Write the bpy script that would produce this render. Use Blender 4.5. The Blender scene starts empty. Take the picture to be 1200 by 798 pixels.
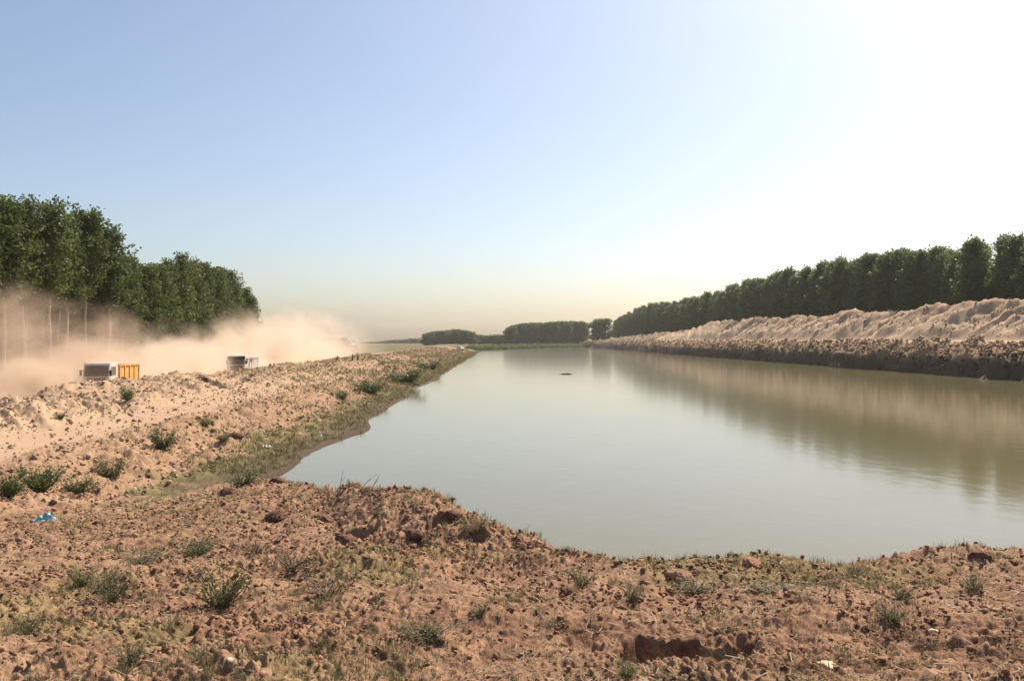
import bpy, bmesh, math, random
import numpy as np
from mathutils import Vector, Matrix

random.seed(7)
RNG = np.random.default_rng(11)
SC = bpy.context.scene
COL = SC.collection
R_ = math.radians
CAM_Z = 6.5
F = 1000.0            # focal length in pixels of the 1200 px wide photograph

# ------------------------------------------------------------------ noise
def _h(ix, iy, seed):
    n = (ix.astype(np.int64) * 374761393 + iy.astype(np.int64) * 668265263 + seed * 1442695041) & 0xFFFFFFFF
    n = ((n ^ (n >> 13)) * 1274126177) & 0xFFFFFFFF
    n = ((n ^ (n >> 16)) * 2246822519) & 0xFFFFFFFF
    return ((n ^ (n >> 15)) & 0xFFFFFF).astype(np.float32) / np.float32(0xFFFFFF)

def vn(x, y, seed=0):
    """smooth value noise, -1..1"""
    ix = np.floor(x); iy = np.floor(y)
    fx = (x - ix).astype(np.float32); fy = (y - iy).astype(np.float32)
    fx = fx * fx * fx * (fx * (fx * 6 - 15) + 10); fy = fy * fy * fy * (fy * (fy * 6 - 15) + 10)
    ix = ix.astype(np.int64); iy = iy.astype(np.int64)
    a = _h(ix, iy, seed); b = _h(ix + 1, iy, seed); c = _h(ix, iy + 1, seed); d = _h(ix + 1, iy + 1, seed)
    return ((a + (b - a) * fx) * (1 - fy) + (c + (d - c) * fx) * fy) * 2 - 1

def fbm(x, y, octaves=4, seed=0, gain=0.5):
    s = np.zeros(np.shape(x), np.float32); a = 1.0; t = 0.0
    cx, sx = 0.8, 0.6
    for k in range(octaves):
        s += a * vn(x, y, seed + k * 17); t += a
        x, y = (cx * x - sx * y) * 2.03 + 11.3, (sx * x + cx * y) * 2.03 + 5.7
        a *= gain
    return s / t

def clods(x, y, seed=0, rad=0.62, sharp=1.0):
    """lumps of broken earth: 0..1, domes of random height around jittered cell points"""
    ix = np.floor(x).astype(np.int64); iy = np.floor(y).astype(np.int64)
    best = np.zeros(np.shape(x), np.float32)
    for dx in (-1, 0, 1):
        for dy in (-1, 0, 1):
            jx, jy = ix + dx, iy + dy
            px = jx + _h(jx, jy, seed); py = jy + _h(jx, jy, seed + 7)
            am = _h(jx, jy, seed + 13)
            rr = rad * (0.45 + 0.55 * am)
            el = 0.65 + 0.7 * _h(jx, jy, seed + 19)
            d2 = (((x - px) * el) ** 2 + ((y - py) / el) ** 2) / (rr * rr)
            v = np.clip(1 - d2, 0, 1) ** 0.8 * (0.15 + 0.85 * am ** sharp)
            best = np.maximum(best, v.astype(np.float32))
    return best

def sstep(a, b, x):
    t = np.clip((x - a) / (b - a), 0, 1)
    return t * t * (3 - 2 * t)

# ------------------------------------------------------------------ terrain
CP = [(-1200, 640, 12), (-400, 625, 20), (0, 611, 28), (100, 599, 30), (200, 586, 33), (290, 562, 37), (325, 563, 33), (350, 570, 24),
      (400, 577, 16), (450, 577, 13), (485, 581, 12), (520, 593, 11.2), (560, 608, 10.5), (600, 622, 10), (640, 640, 9.2), (680, 653, 8.6),
      (720, 661, 8.2), (800, 663, 8.0), (850, 658, 8.3), (900, 656, 8.6), (1000, 657, 8.8), (1100, 655, 9), (1200, 652, 9), (1500, 640, 9.5), (2700, 620, 10)]
CPX = [c[0] for c in CP]; CPY = [c[1] for c in CP]; CPD = [c[2] for c in CP]
PX_ = [-3000, -400, -70, -55, -48, -38.5, -36.8, -35.0, -33.2, -31.5, -28, -25.2, -21, -18.6, -16.2, -13.4, -11, -8, 0, 74, 80, 82, 82.5, 83.1, 85.2, 87.2, 89, 95, 125, 400, 3000]
PZ_ = [1.8, 1.5, 1.5, 1.45, 1.4, 1.4, 1.7, 2.45, 2.8, 2.7, 2.2, 1.64, 1.55, 1.35, 0.5, 0.16, 0.0, -0.6, -1.4, -1.4, -0.5, 0.0, 2.0, 3.5, 4.9, 5.8, 6.2, 6.5, 6.3, 5.0, 3.0]

def near_ground(x, y):
    yy = np.maximum(y, 0.8)
    px = np.clip(600 + F * x / yy, -1200, 2700)
    Yc = np.interp(px, CPX, CPD); yc = np.interp(px, CPX, CPY)
    zc = CAM_Z - (yc - 400) / 1000.0 * Yc
    s = (y - 4.3) / (Yc - 4.3)
    sc = np.clip(s, 0, 1)
    z = 4.80 + (zc - 4.80) * sc
    win = sstep(330, 420, px) * (1 - sstep(600, 720, px))
    z -= 0.26 * win * np.exp(-((s - 0.58) / 0.22) ** 2)
    w2 = sstep(720, 800, px)
    z -= 0.10 * w2 * np.exp(-((s - 0.70) / 0.18) ** 2)
    over = np.maximum(y - Yc, 0)
    k = np.interp(px, [250, 330, 380], [0.10, 0.45, 0.62])
    rr = 0.5
    z -= k * np.where(over < rr, over * over / (2 * rr), over - rr / 2)
    z = z + np.clip(-(y - 4.3), 0, 6) * 0.02
    return z

def bank_profile(x, y, detail=True):
    xa = x + 0.014 * y
    wob = vn(y / 23.0, y * 0 + 3.3, 5) * 0.5 + vn(y / 7.0, y * 0 + 9.1, 6) * 0.3
    left = sstep(20, -5, xa)
    shift = wob * (1.3 * sstep(-24, -10, xa) * sstep(5, 0, xa) + 0.5 * sstep(-24, -36, xa) * sstep(-39, -36, xa))
    rw = vn(y / 17.0, y * 0 + 1.7, 8) * 1.9 + vn(y / 6.0, y * 0 + 2.9, 9) * 1.2
    shift = shift + rw * sstep(60, 80, xa) * (1 - sstep(92, 100, xa))
    # a dark mud tongue that pokes into the water on the left
    shift = shift - 1.1 * np.exp(-((y - 60) / 7.0) ** 2) * sstep(-20, -11, xa) * sstep(5, 0, xa)
    z = np.interp(xa + shift, PX_, PZ_)
    # the berm between road and bench: lower towards the camera, bumpy along its crest
    bm = np.exp(-((xa + 33.0) / 2.6) ** 2)
    low = np.interp(y, [50, 58, 66, 74, 84, 96, 125, 160, 400], [1.35, 1.15, 0.25, 0.10, 0.25, 0.60, 0.60, 0.25, 0.15])
    z = z - bm * low
    z = z + bm * (0.28 * vn(y / 3.6, y * 0 + 4.4, 21) + 0.35 * vn(y / 11.0, y * 0 + 6.1, 22))
    # spoil heap on the right
    Rc = 104.5 + 1.6 * vn(y / 19.0, y * 0 + 8.8, 31)
    hm = np.interp(y, [60, 430, 465, 640, 760, 830], [8.6, 8.1, 5.2, 4.0, 1.8, 0.0])
    hm = hm * (1 + 0.09 * vn(y / 9.0, y * 0 + 1.2, 32) + 0.07 * vn(y / 27.0, y * 0 + 2.2, 33))
    d = np.abs(xa - Rc)
    prof = np.clip(1 - d / np.where(xa < Rc, 11.5, 9.0), 0, 1)
    prof = np.where(prof > 0.88, 0.88 + (prof - 0.88) * (1 - (prof - 0.88) * 3.0), prof)
    skew = y + 0.75 * (xa - 95)
    gul = 1 - np.abs(vn(skew / 5.5, xa / 26.0, 35)) * 2
    gul2 = 1 - np.abs(vn(skew / 2.1, xa / 9.0, 36)) * 2
    face = sstep(0.02, 0.25, prof) * (1 - 0.5 * sstep(0.8, 1.0, prof)) * sstep(0, 3, hm)
    z = z + hm * prof + face * (1.0 * gul + 0.85 * gul2)
    # fan of washed-out sand in a notch of the cut
    fan = np.exp(-((y - 143) / 2.2) ** 2) * sstep(78, 82, xa) * (1 - sstep(88, 93, xa))
    z = z - fan * 1.5 * sstep(82.5, 85, xa) + 0.9 * np.exp(-((y - 143) / 1.6) ** 2 - ((xa - 81.8) / 1.3) ** 2)
    # the canal ends at a low green shore
    yend = 545 + (xa + 19) * 2.75
    e = y - yend + 14 * vn(xa / 18.0, xa * 0, 41) + 5 * vn(xa / 5.0, xa * 0, 42)
    zend = np.interp(e, [-40, 0, 8, 60, 250, 3000], [-1.4, 0.0, 0.5, 1.5, 2.4, 2.6])
    z = np.where(xa > -60, np.maximum(z, zend), z)
    tongue = 0.5 * np.exp(-((y - 505 - 0.6 * (xa + 12)) / 9.0) ** 2) * sstep(-20, -10, xa) * (1 - sstep(8, 26, xa)) * 3.0 - 1.4
    z = np.where((xa > -14) & (xa < 40), np.maximum(z, tongue), z)
    return z

def base_height(x, y):
    a = near_ground(x, y); b = bank_profile(x, y)
    b = np.where((y < 18) & (x > -12), np.minimum(b, -1.0), b)
    k = 0.25
    hh = np.clip(0.5 + 0.5 * (a - b) / k, 0, 1)
    return b + (a - b) * hh + k * hh * (1 - hh)

PITS = [(0.92, 5.04, 0.35, 0.23, 0.9), (1.22, 4.92, 0.26, 0.19, 0.85), (1.46, 5.10, 0.085, 0.12, 0.30), (-1.12, 9.3, 0.24, 0.26, 0.36), (-1.9, 10.5, 0.3, 0.18, 0.34), (-0.85, 10.2, 0.2, 0.16, 0.3), (-2.9, 13.2, 0.4, 0.22, 0.35), (-0.36, 9.6, 0.17, 0.14, 0.3),
        (0.47, 6.1, 0.11, 0.08, 0.2), (-1.0, 4.8, 0.07, 0.05, 0.1), (-2.1, 8.0, 0.2, 0.1, 0.14), (-1.75, 8.6, 0.16, 0.12, 0.16)]

def height(x, y, want_attr=False):
    x = np.asarray(x, np.float64); y = np.asarray(y, np.float64)
    a = near_ground(x, y); b = bank_profile(x, y)
    z = base_height(x, y)
    r = np.sqrt(x * x + y * y)
    xa = x + 0.014 * y
    isnear = np.clip(0.5 + (a - b) / 0.5, 0, 1)
    # ---- foreground broken soil
    n = (r < 42) & (isnear > 0) & (y > 1.0)
    dz = np.zeros(z.shape, np.float32)
    clodm = np.zeros(z.shape, np.float32)
    if n.any():
        X = x[n]; Y = y[n]; rr = r[n]
        wx = X + 0.05 * vn(X * 6, Y * 6, 51); wy = Y + 0.05 * vn(X * 6 + 9, Y * 6, 52)
        rough = 0.45 + 0.75 * sstep(-0.35, 0.45, fbm(X / 1.7, Y / 1.7, 3, 53))
        px = 600 + F * X / np.maximum(Y, 1)
        z_m = 0
        mound = sstep(340, 430, px) * (1 - sstep(700, 800, px)) * sstep(7.0, 10, Y)
        crest = sstep(6.5, 7.6, Y) * sstep(840, 900, px)
        rough = rough + 0.75 * mound + 0.5 * crest + 0.5 * sstep(11, 20, Y)
        c1 = clods(wx / 0.42, wy / 0.42, 61, 0.6, 2.5)
        c2 = clods(wx / 0.15, wy / 0.15, 62, 0.62, 1.6)
        c3 = clods(wx / 0.062, wy / 0.062, 63, 0.66, 1.2)
        f3 = np.clip(1.4 - rr / 16.0, 0, 1)
        d = 0.15 * fbm(X / 1.2, Y / 1.2, 3, 54) + 0.042 * fbm(X / 0.22, Y / 0.22, 3, 55)
        d = d + rough * (0.040 * c1 * sstep(0.6, 1.5, rough) + 0.027 * c2 + 0.026 * c3 * f3 + 0.014 * vn(X / 0.025, Y / 0.025, 57) * f3)
        d = d + rough * (0.030 * np.abs(vn(X / 0.11, Y / 0.11, 59)) - 0.026 * np.abs(vn(X / 0.055 + 3, Y / 0.055, 60)) * f3) + f3 * 0.0035 * (_h((X * 400).astype(np.int64), (Y * 400).astype(np.int64), 77) - 0.5)
        d = d - 0.05 * rough * np.clip(np.abs(vn(X / 0.34, Y / 0.26, 58)) * 1.6 - 0.75, 0, 1)
        for (cx, cy, ra, rb, dp) in PITS:
            q = np.sqrt(((X - cx + 0.05 * vn(X * 11, Y * 11, 71) + 0.10 * vn(X * 4.5, Y * 4.5, 74)) / ra) ** 2 + ((Y - cy + 0.03 * vn(X * 13, Y * 13, 72) + 0.09 * vn(X * 5, Y * 5 + 4, 75)) / rb) ** 2)
            d = d - dp * (1 - sstep(0.7, 1.05, q)) * (0.7 + 0.3 * vn(X / 0.09, Y / 0.09, 73))
            d = d + 0.02 * np.exp(-((q - 1.35) / 0.3) ** 2) * (0.5 + c2) * (Y > cy + 0.3 * rb)
        dz[n] = d * np.clip(isnear[n], 0, 1)
        clodm[n] = c2 * 0.6 + c3 * 0.4
    # ---- left embankment
    m = (xa < -10.6) & (xa > -36.9) & (y > 12) & (y < 900) & (isnear < 1)
    if m.any():
        X = x[m]; Y = y[m]; A = xa[m]
        slope = np.clip(sstep(-24, -27, A) + sstep(-21.5, -19.5, A) * sstep(-12.2, -15, A) * 0.9, 0.07, 1)
        g = fbm(X / 5.0, Y / 5.0, 3, 81)
        sk = Y + 0.9 * A
        run = 1 - 2 * np.abs(vn(sk / 2.0, A / 7.0, 82))
        d = 0.34 * g + 0.34 * run * sstep(-23, -26, A) + 0.34 * clods(X / 1.3, Y / 1.3, 83, 0.6, 1.6) + 0.15 * clods(X / 0.42, Y / 0.42, 84, 0.6, 1.3) + 0.09 * clods(X / 0.2, Y / 0.2, 85, 0.6, 1.2) + 0.07 * fbm(X / 0.5, Y / 0.5, 3, 86)
        far = np.clip(1.15 - Y / 500.0, 0.4, 1)
        dz[m] += (d * slope * far) * (1 - isnear[m])
    # ---- cut bank and heap on the right
    m = (xa > 82.3) & (y > 60) & (y < 1100)
    if m.any():
        X = x[m]; Y = y[m]; A = xa[m]
        cut = sstep(82.3, 83.5, A) * (1 - sstep(88, 92, A))
        ledge = clods(Y / 3.2, A / 2.2, 91, 0.66, 1.4)
        d = cut * (1.15 * (ledge - 0.35) + 0.7 * clods(Y / 1.3, A / 1.0, 92, 0.62, 1.5) + 0.5 * fbm(Y / 4.0, A / 3.0, 3, 93))
        hp = sstep(94, 97, A) * (1 - sstep(114, 118, A))
        d = d + hp * (0.55 * fbm(X / 2.6, Y / 2.6, 4, 94) + 0.5 * clods(X / 1.3, Y / 1.8, 95, 0.6, 1.6)) + 0.12 * fbm(X / 1.5, Y / 1.5, 3, 96)
        dz[m] += d
    # ---- far ground
    m = (y > 480) & (xa > -60)
    if m.any():
        dz[m] += 0.5 * np.clip(z[m], 0, 1) * fbm(x[m] / 12.0, y[m] / 25.0, 3, 97)
    m = (xa < -50)
    if m.any():
        dz[m] += 0.15 * fbm(x[m] / 6.0, y[m] / 6.0, 3, 98)
    z = z + dz
    if not want_attr:
        return z
    # ---- what the soil is made of (real surface colour, no shading)
    rd = sstep(0.02, 0.12, b + dz) * (1 - isnear)
    sand = np.zeros(z.shape); green = np.zeros(z.shape); wet = np.zeros(z.shape)
    big = fbm(x / 7.0, y / 7.0, 4, 101); mid = fbm(x / 1.6, y / 1.6, 3, 102)
    sand += (1 - isnear) * (xa < -11) * (sstep(-19, -22, xa) * 0.85 + 0.12 * sstep(-13, -16, xa)) * (0.9 + 0.3 * big) * np.interp(y, [40, 90, 160, 300], [1, 1, 0.65, 0.5])
    sand = np.where((xa < -36.5), 0.95, sand)
    sand = np.where((xa > 82), sstep(86, 89.5, xa) * (0.55 + 0.45 * (1 - sstep(98, 101, xa))) + 0.2 * big, sand)
    sand += isnear * (0.16 + 0.45 * big * 0.5)
    gl = 0.9 * sstep(-16.5, -13.5, xa) * sstep(0.0, 0.10, z) * sstep(-8, -9.5, xa)
    green += (1 - isnear) * np.clip(gl * (0.75 + 0.9 * mid), 0, 1) * (xa < 0)
    up = (1 - isnear) * sstep(-36, -31, xa) * sstep(-12, -16, xa) * np.maximum(np.interp(y, [40, 75, 110, 200, 700], [0.0, 0.10, 0.40, 0.6, 0.9]), 0.16 * sstep(-21.5, -19, xa))
    green += np.clip(up * (0.6 + 1.1 * big + 0.5 * mid), 0, 1)
    green += isnear * np.clip(sstep(0.12, 0.6, fbm(x / 1.3, y / 1.3, 3, 103)) * 0.5 + 0.3 * sstep(10, 25, y) * (0.6 + mid), 0, 0.8)
    farg = (y > 480) & (xa > -14) & (xa < 80)
    green = np.where(farg, 1.0, green); green = np.where((y > 520) & (xa <= -14), np.maximum(green, 0.9), green)
    green = np.where((xa > 82) & (y > 300), np.maximum(green, np.interp(y, [300, 520, 760, 900], [0, 0.15, 0.55, 0.9]) * (0.8 + 0.6 * big)), green)
    green = np.where((xa > 83) & (xa < 92) & (y < 500), np.clip(0.25 + 0.7 * big, 0, 0.6), green)
    green = np.where((xa < -49) , 0.7, green)
    wet = 1 - sstep(0.02, 0.45, z)
    wet = np.where((y > 520) & (xa > -40) & (xa < 120), np.maximum(wet, 0.62), wet)
    wet = np.where((xa > 81) & (xa < 90), np.maximum(wet, 1 - 0.8 * sstep(2.4, 4.0, z + 1.5 * big + 0.8 * mid) - 0.2 * sstep(5.0, 6.0, z + 0.6 * mid)), wet)
    wet = np.where(xa < -52, np.maximum(wet, 0.5), wet)
    return z, np.clip(sand, 0, 1), np.clip(green, 0, 1), np.clip(wet, 0, 1)

# ------------------------------------------------------------------ mesh helpers
def mesh_np(name, verts, faces, nper, smooth=False):
    """fast mesh from arrays; faces (n, nper)"""
    me = bpy.data.meshes.new(name)
    verts = np.ascontiguousarray(verts, np.float32); faces = np.ascontiguousarray(faces, np.int32)
    me.vertices.add(len(verts)); me.vertices.foreach_set('co', verts.ravel())
    nf = len(faces)
    me.loops.add(nf * nper); me.loops.foreach_set('vertex_index', faces.ravel())
    me.polygons.add(nf)
    me.polygons.foreach_set('loop_start', np.arange(0, nf * nper, nper, dtype=np.int32))
    me.polygons.foreach_set('loop_total', np.full(nf, nper, np.int32))
    if smooth:
        me.polygons.foreach_set('use_smooth', np.ones(nf, bool))
    me.update(calc_edges=True)
    return me

def link(name, me, mat=None, parent=None):
    o = bpy.data.objects.new(name, me)
    COL.objects.link(o)
    if mat is not None and me is not None and len(me.materials) == 0:
        me.materials.append(mat)
    if parent is not None:
        o.parent = parent
    return o

def tag(o, label=None, cat=None, group=None, kind=None):
    if label: o['label'] = label
    if cat: o['category'] = cat
    if group: o['group'] = group
    if kind: o['kind'] = kind
    return o

def thing(name, label, cat, loc=(0, 0, 0), rz=0.0, group=None):
    o = bpy.data.objects.new(name, None)
    COL.objects.link(o)
    o.location = loc; o.rotation_euler = (0, 0, rz); o.empty_display_size = 0.2
    return tag(o, label, cat, group)

def dup(root, loc, rz, label, group=None, scale=(1, 1, 1)):
    r = root.copy(); COL.objects.link(r)
    r.location = loc; r.rotation_euler = (0, 0, rz); r.scale = scale
    r['label'] = label
    if group: r['group'] = group
    for ch in list(root.children):
        c = ch.copy(); COL.objects.link(c); c.parent = r
        for g in list(ch.children):
            d = g.copy(); COL.objects.link(d); d.parent = c
    return r

# ------------------------------------------------------------------ materials
def new_mat(name):
    m = bpy.data.materials.new(name); m.use_nodes = True
    nt = m.node_tree
    for n in list(nt.nodes): nt.nodes.remove(n)
    out = nt.nodes.new('ShaderNodeOutputMaterial')
    return m, nt, out

def N(nt, typ, **kw):
    n = nt.nodes.new(typ)
    for k, v in kw.items():
        if k.startswith('i_'):
            n.inputs[k[2:].replace('_', ' ')].default_value = v
        else:
            setattr(n, k, v)
    return n

def mixc(nt, fac, a, b, blend='MIX'):
    n = nt.nodes.new('ShaderNodeMix'); n.data_type = 'RGBA'; n.blend_type = blend
    for sock, v in ((n.inputs[0], fac), (n.inputs[6], a), (n.inputs[7], b)):
        if hasattr(v, 'is_output') or isinstance(v, bpy.types.NodeSocket):
            nt.links.new(v, sock)
        else:
            sock.default_value = v if not isinstance(v, tuple) else (*v, 1)[:4]
    return n.outputs[2]

def math_(nt, op, a, b=None, c=None, clamp=False):
    n = nt.nodes.new('ShaderNodeMath'); n.operation = op; n.use_clamp = clamp
    for i, v in enumerate((a, b, c)):
        if v is None: continue
        if isinstance(v, bpy.types.NodeSocket): nt.links.new(v, n.inputs[i])
        else: n.inputs[i].default_value = v
    return n.outputs[0]

def maprange(nt, v, a, b, c=0.0, d=1.0, smooth=False):
    n = nt.nodes.new('ShaderNodeMapRange')
    n.interpolation_type = 'SMOOTHSTEP' if smooth else 'LINEAR'
    nt.links.new(v, n.inputs[0])
    n.inputs[1].default_value = a; n.inputs[2].default_value = b; n.inputs[3].default_value = c; n.inputs[4].default_value = d
    return n.outputs[0]

def noise(nt, vec, scale, detail=4.0, rough=0.55):
    n = nt.nodes.new('ShaderNodeTexNoise'); n.inputs['Scale'].default_value = scale
    n.inputs['Detail'].default_value = detail; n.inputs['Roughness'].default_value = rough
    if vec is not None: nt.links.new(vec, n.inputs['Vector'])
    return n.outputs[0]

def simple(name, col, rough=0.6, metal=0.0, vary=0.0, vscale=3.0, spec=0.5):
    m, nt, out = new_mat(name)
    p = N(nt, 'ShaderNodeBsdfPrincipled'); nt.links.new(p.outputs[0], out.inputs[0])
    p.inputs['Base Color'].default_value = (*col, 1); p.inputs['Roughness'].default_value = rough; p.inputs['Metallic'].default_value = metal
    p.inputs['Specular IOR Level'].default_value = spec
    if vary > 0:
        tc = N(nt, 'ShaderNodeTexCoord')
        n1 = noise(nt, tc.outputs['Object'], vscale, 5)
        f = maprange(nt, n1, 0.3, 0.7)
        dark = tuple(c * (1 - vary) for c in col); lite = tuple(min(1, c * (1 + vary * 0.6)) for c in col)
        nt.links.new(mixc(nt, f, dark, lite), p.inputs['Base Color'])
    return m

def soil_material(name, red, pale, sandc):
    m, nt, out = new_mat(name)
    p = N(nt, 'ShaderNodeBsdfPrincipled'); nt.links.new(p.outputs[0], out.inputs[0])
    p.inputs['Roughness'].default_value = 0.95; p.inputs['Specular IOR Level'].default_value = 0.12
    tc = N(nt, 'ShaderNodeTexCoord'); vec = tc.outputs['Object']
    n_big = noise(nt, vec, 0.7, 5); n_mid = noise(nt, vec, 5.0, 5, 0.6); n_fine = noise(nt, vec, 38.0, 4, 0.65)
    f1 = maprange(nt, n_mid, 0.34, 0.66)
    c = mixc(nt, f1, red, pale)
    dark = tuple(v * 0.5 for v in red)
    c = mixc(nt, maprange(nt, n_fine, 0.52, 0.68, 0, 0.6), c, dark)
    c = mixc(nt, maprange(nt, n_fine, 0.42, 0.28, 0, 0.55), c, tuple(min(1, v * 1.35) for v in pale))
    at = lambda nm: N(nt, 'ShaderNodeAttribute', attribute_name=nm).outputs['Fac']
    sm = mixc(nt, maprange(nt, n_fine, 0.35, 0.65), tuple(v * 0.82 for v in sandc), tuple(min(1, v * 1.1) for v in sandc))
    sand = math_(nt, 'ADD', at('sand'), maprange(nt, n_big, 0.3, 0.7, -0.25, 0.25), clamp=True)
    c = mixc(nt, sand, c, sm)
    gcol = mixc(nt, maprange(nt, n_mid, 0.35, 0.65), (0.085, 0.098, 0.032), (0.19, 0.165, 0.065))
    gn = math_(nt, 'ADD', at('green'), maprange(nt, n_fine, 0.3, 0.7, -0.5, 0.3))
    gn = math_(nt, 'MULTIPLY', math_(nt, 'MULTIPLY', maprange(nt, gn, 0.15, 0.6, 0, 1, True), 0.85), maprange(nt, at('green'), 0.0, 0.08))
    c = mixc(nt, gn, c, gcol)
    wetc = mixc(nt, maprange(nt, n_mid, 0.3, 0.7), (0.030, 0.025, 0.018), (0.072, 0.056, 0.038))
    c = mixc(nt, math_(nt, 'MULTIPLY', at('wet'), 0.85), c, wetc)
    nt.links.new(c, p.inputs['Base Color'])
    bp = N(nt, 'ShaderNodeBump'); bp.inputs['Strength'].default_value = 0.5; bp.inputs['Distance'].default_value = 0.02
    hsum = math_(nt, 'ADD', noise(nt, vec, 26.0, 6, 0.7), math_(nt, 'MULTIPLY', noise(nt, vec, 110.0, 3, 0.6), 0.5))
    nt.links.new(hsum, bp.inputs['Height']); nt.links.new(bp.outputs[0], p.inputs['Normal'])
    return m

M_soil = soil_material('red_brown_soil', (0.140, 0.074, 0.046), (0.335, 0.200, 0.122), (0.41, 0.285, 0.18))
M_bank = soil_material('sandy_bank', (0.235, 0.140, 0.083), (0.375, 0.240, 0.150), (0.425, 0.295, 0.19))
M_heap = soil_material('excavated_sand', (0.27, 0.168, 0.105), (0.36, 0.242, 0.157), (0.46, 0.33, 0.22))

def leaf_material(name, c1, c2, trans=0.3, warm=None):
    m, nt, out = new_mat(name)
    p = N(nt, 'ShaderNodeBsdfPrincipled'); p.inputs['Roughness'].default_value = 0.55; p.inputs['Specular IOR Level'].default_value = 0.25
    t = N(nt, 'ShaderNodeBsdfTranslucent')
    tc = N(nt, 'ShaderNodeTexCoord'); oi = N(nt, 'ShaderNodeObjectInfo')
    n1 = noise(nt, tc.outputs['Object'], 0.55, 3)
    f = math_(nt, 'ADD', maprange(nt, n1, 0.3, 0.7, 0.0, 0.5), math_(nt, 'MULTIPLY', oi.outputs['Random'], 0.6), clamp=True)
    c = mixc(nt, f, c1, c2)
    nt.links.new(c, p.inputs['Base Color'])
    tcx = mixc(nt, 0.5, c, tuple(min(1, v * 1.5) for v in c2))
    nt.links.new(tcx, t.inputs['Color'])
    mx = N(nt, 'ShaderNodeMixShader'); mx.inputs[0].default_value = trans
    nt.links.new(p.outputs[0], mx.inputs[1]); nt.links.new(t.outputs[0], mx.inputs[2]); nt.links.new(mx.outputs[0], out.inputs[0])
    return m

M_leaf_left = leaf_material('poplar_leaf', (0.022, 0.045, 0.016), (0.115, 0.145, 0.036), 0.36)
M_leaf_right = leaf_material('far_poplar_leaf', (0.045, 0.080, 0.028), (0.125, 0.170, 0.055), 0.40)
M_shrub = leaf_material('shrub_leaf', (0.040, 0.070, 0.018), (0.095, 0.130, 0.035), 0.25)
M_weed = leaf_material('weed_leaf', (0.070, 0.085, 0.030), (0.15, 0.15, 0.060), 0.25)
M_dry = leaf_material('dry_stem', (0.16, 0.115, 0.06), (0.34, 0.26, 0.15), 0.15)
M_grass = leaf_material('bank_grass', (0.075, 0.083, 0.026), (0.215, 0.175, 0.075), 0.3)
M_bark = simple('pale_bark', (0.40, 0.355, 0.29), 0.9, vary=0.35, vscale=1.5)
M_bark2 = simple('grey_bark', (0.20, 0.17, 0.13), 0.9, vary=0.35, vscale=1.5)
M_twig = simple('dry_twig', (0.17, 0.12, 0.08), 0.9, vary=0.3, vscale=9)

# ------------------------------------------------------------------ terrain mesh
def geo(a, b, ratio):
    n = int(math.ceil(math.log(b / a) / math.log(ratio)))
    return a * (b / a) ** (np.arange(n) / n)
rows = np.concatenate([geo(0.4, 3.4, 1.06), geo(3.4, 14, 1.0029), geo(14, 60, 1.0042), geo(60, 400, 1.0042), geo(400, 1500, 1.010), geo(1500, 1950, 1.03), [1950.0]])
vis = np.arange(-36, 36, 0.068)
side = np.concatenate([np.arange(-62, -36, 0.35)])
back = np.arange(-180, -62, 4.0)
th = np.radians(np.concatenate([back, side, vis, -side[::-1], -back[::-1][:-1]]))
NR, NT = len(rows), len(th)
RR, TT = np.meshgrid(rows, th, indexing='ij')
GX = RR * np.sin(TT); GY = RR * np.cos(TT)
gx = GX.ravel(); gy = GY.ravel()
gz, g_sand, g_green, g_wet = height(gx, gy, True)
idx = np.arange(NR * NT, dtype=np.int32).reshape(NR, NT)
nxt = np.roll(idx, -1, axis=1)
quads = np.stack([idx[:-1], nxt[:-1], nxt[1:], idx[1:]], axis=-1).reshape(-1, 4)[:, ::-1]
fcx = (gx + 0.014 * gy)[quads].mean(1); fcy = gy[quads].mean(1)
fn = near_ground(gx, gy) - bank_profile(gx, gy)
fnear = fn[quads].mean(1) > 0
region = np.zeros(len(quads), np.int8)
region[(~fnear) & (fcx < -10.9) & (fcx > -37.4) & (fcy > 12) & (fcy < 1100)] = 1
region[(~fnear) & (fcx <= -37.4) & (fcx > -48.6) & (fcy > 12) & (fcy < 1100)] = 2
region[(fcx > 82.0) & (fcx < 117) & (fcy > 50) & (fcy < 850)] = 3
allv = np.stack([gx, gy, gz], 1)
M_road = soil_material('dusty_road', (0.38, 0.26, 0.165), (0.44, 0.31, 0.205), (0.46, 0.33, 0.22))
for rid, nm, mat in ((0, 'ground', M_soil), (1, 'embankment', M_bank), (2, 'dirt_road', M_road), (3, 'spoil_heap', M_heap)):
    q = quads[region == rid]
    used, inv = np.unique(q, return_inverse=True)
    me = mesh_np(nm, allv[used], inv.reshape(-1, 4), 4, rid in (2,))
    for an, av in (('sand', g_sand), ('green', g_green), ('wet', g_wet)):
        a = me.attributes.new(an, 'FLOAT', 'POINT'); a.data.foreach_set('value', av[used].astype(np.float32))
    tag(link(nm, me, mat), kind='structure')
del RR, TT, GX, GY, quads, fcx, fcy, fn, fnear, allv

def hz(x, y):
    return float(height(np.array([x]), np.array([y]))[0])

def on_ground(px, py, y0=3.0, y1=700.0):
    """first point of the terrain seen at photograph pixel (px, py)"""
    ys = y0 * (y1 / y0) ** (np.arange(2600) / 2599.0)
    xs = (px - 600) / F * ys
    ray = CAM_Z - (py - 400) / F * ys
    h = height(xs, ys)
    hit = np.nonzero(h >= ray)[0]
    k = hit[0] if len(hit) else len(ys) - 1
    return float(xs[k]), float(ys[k]), float(h[k])

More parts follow.
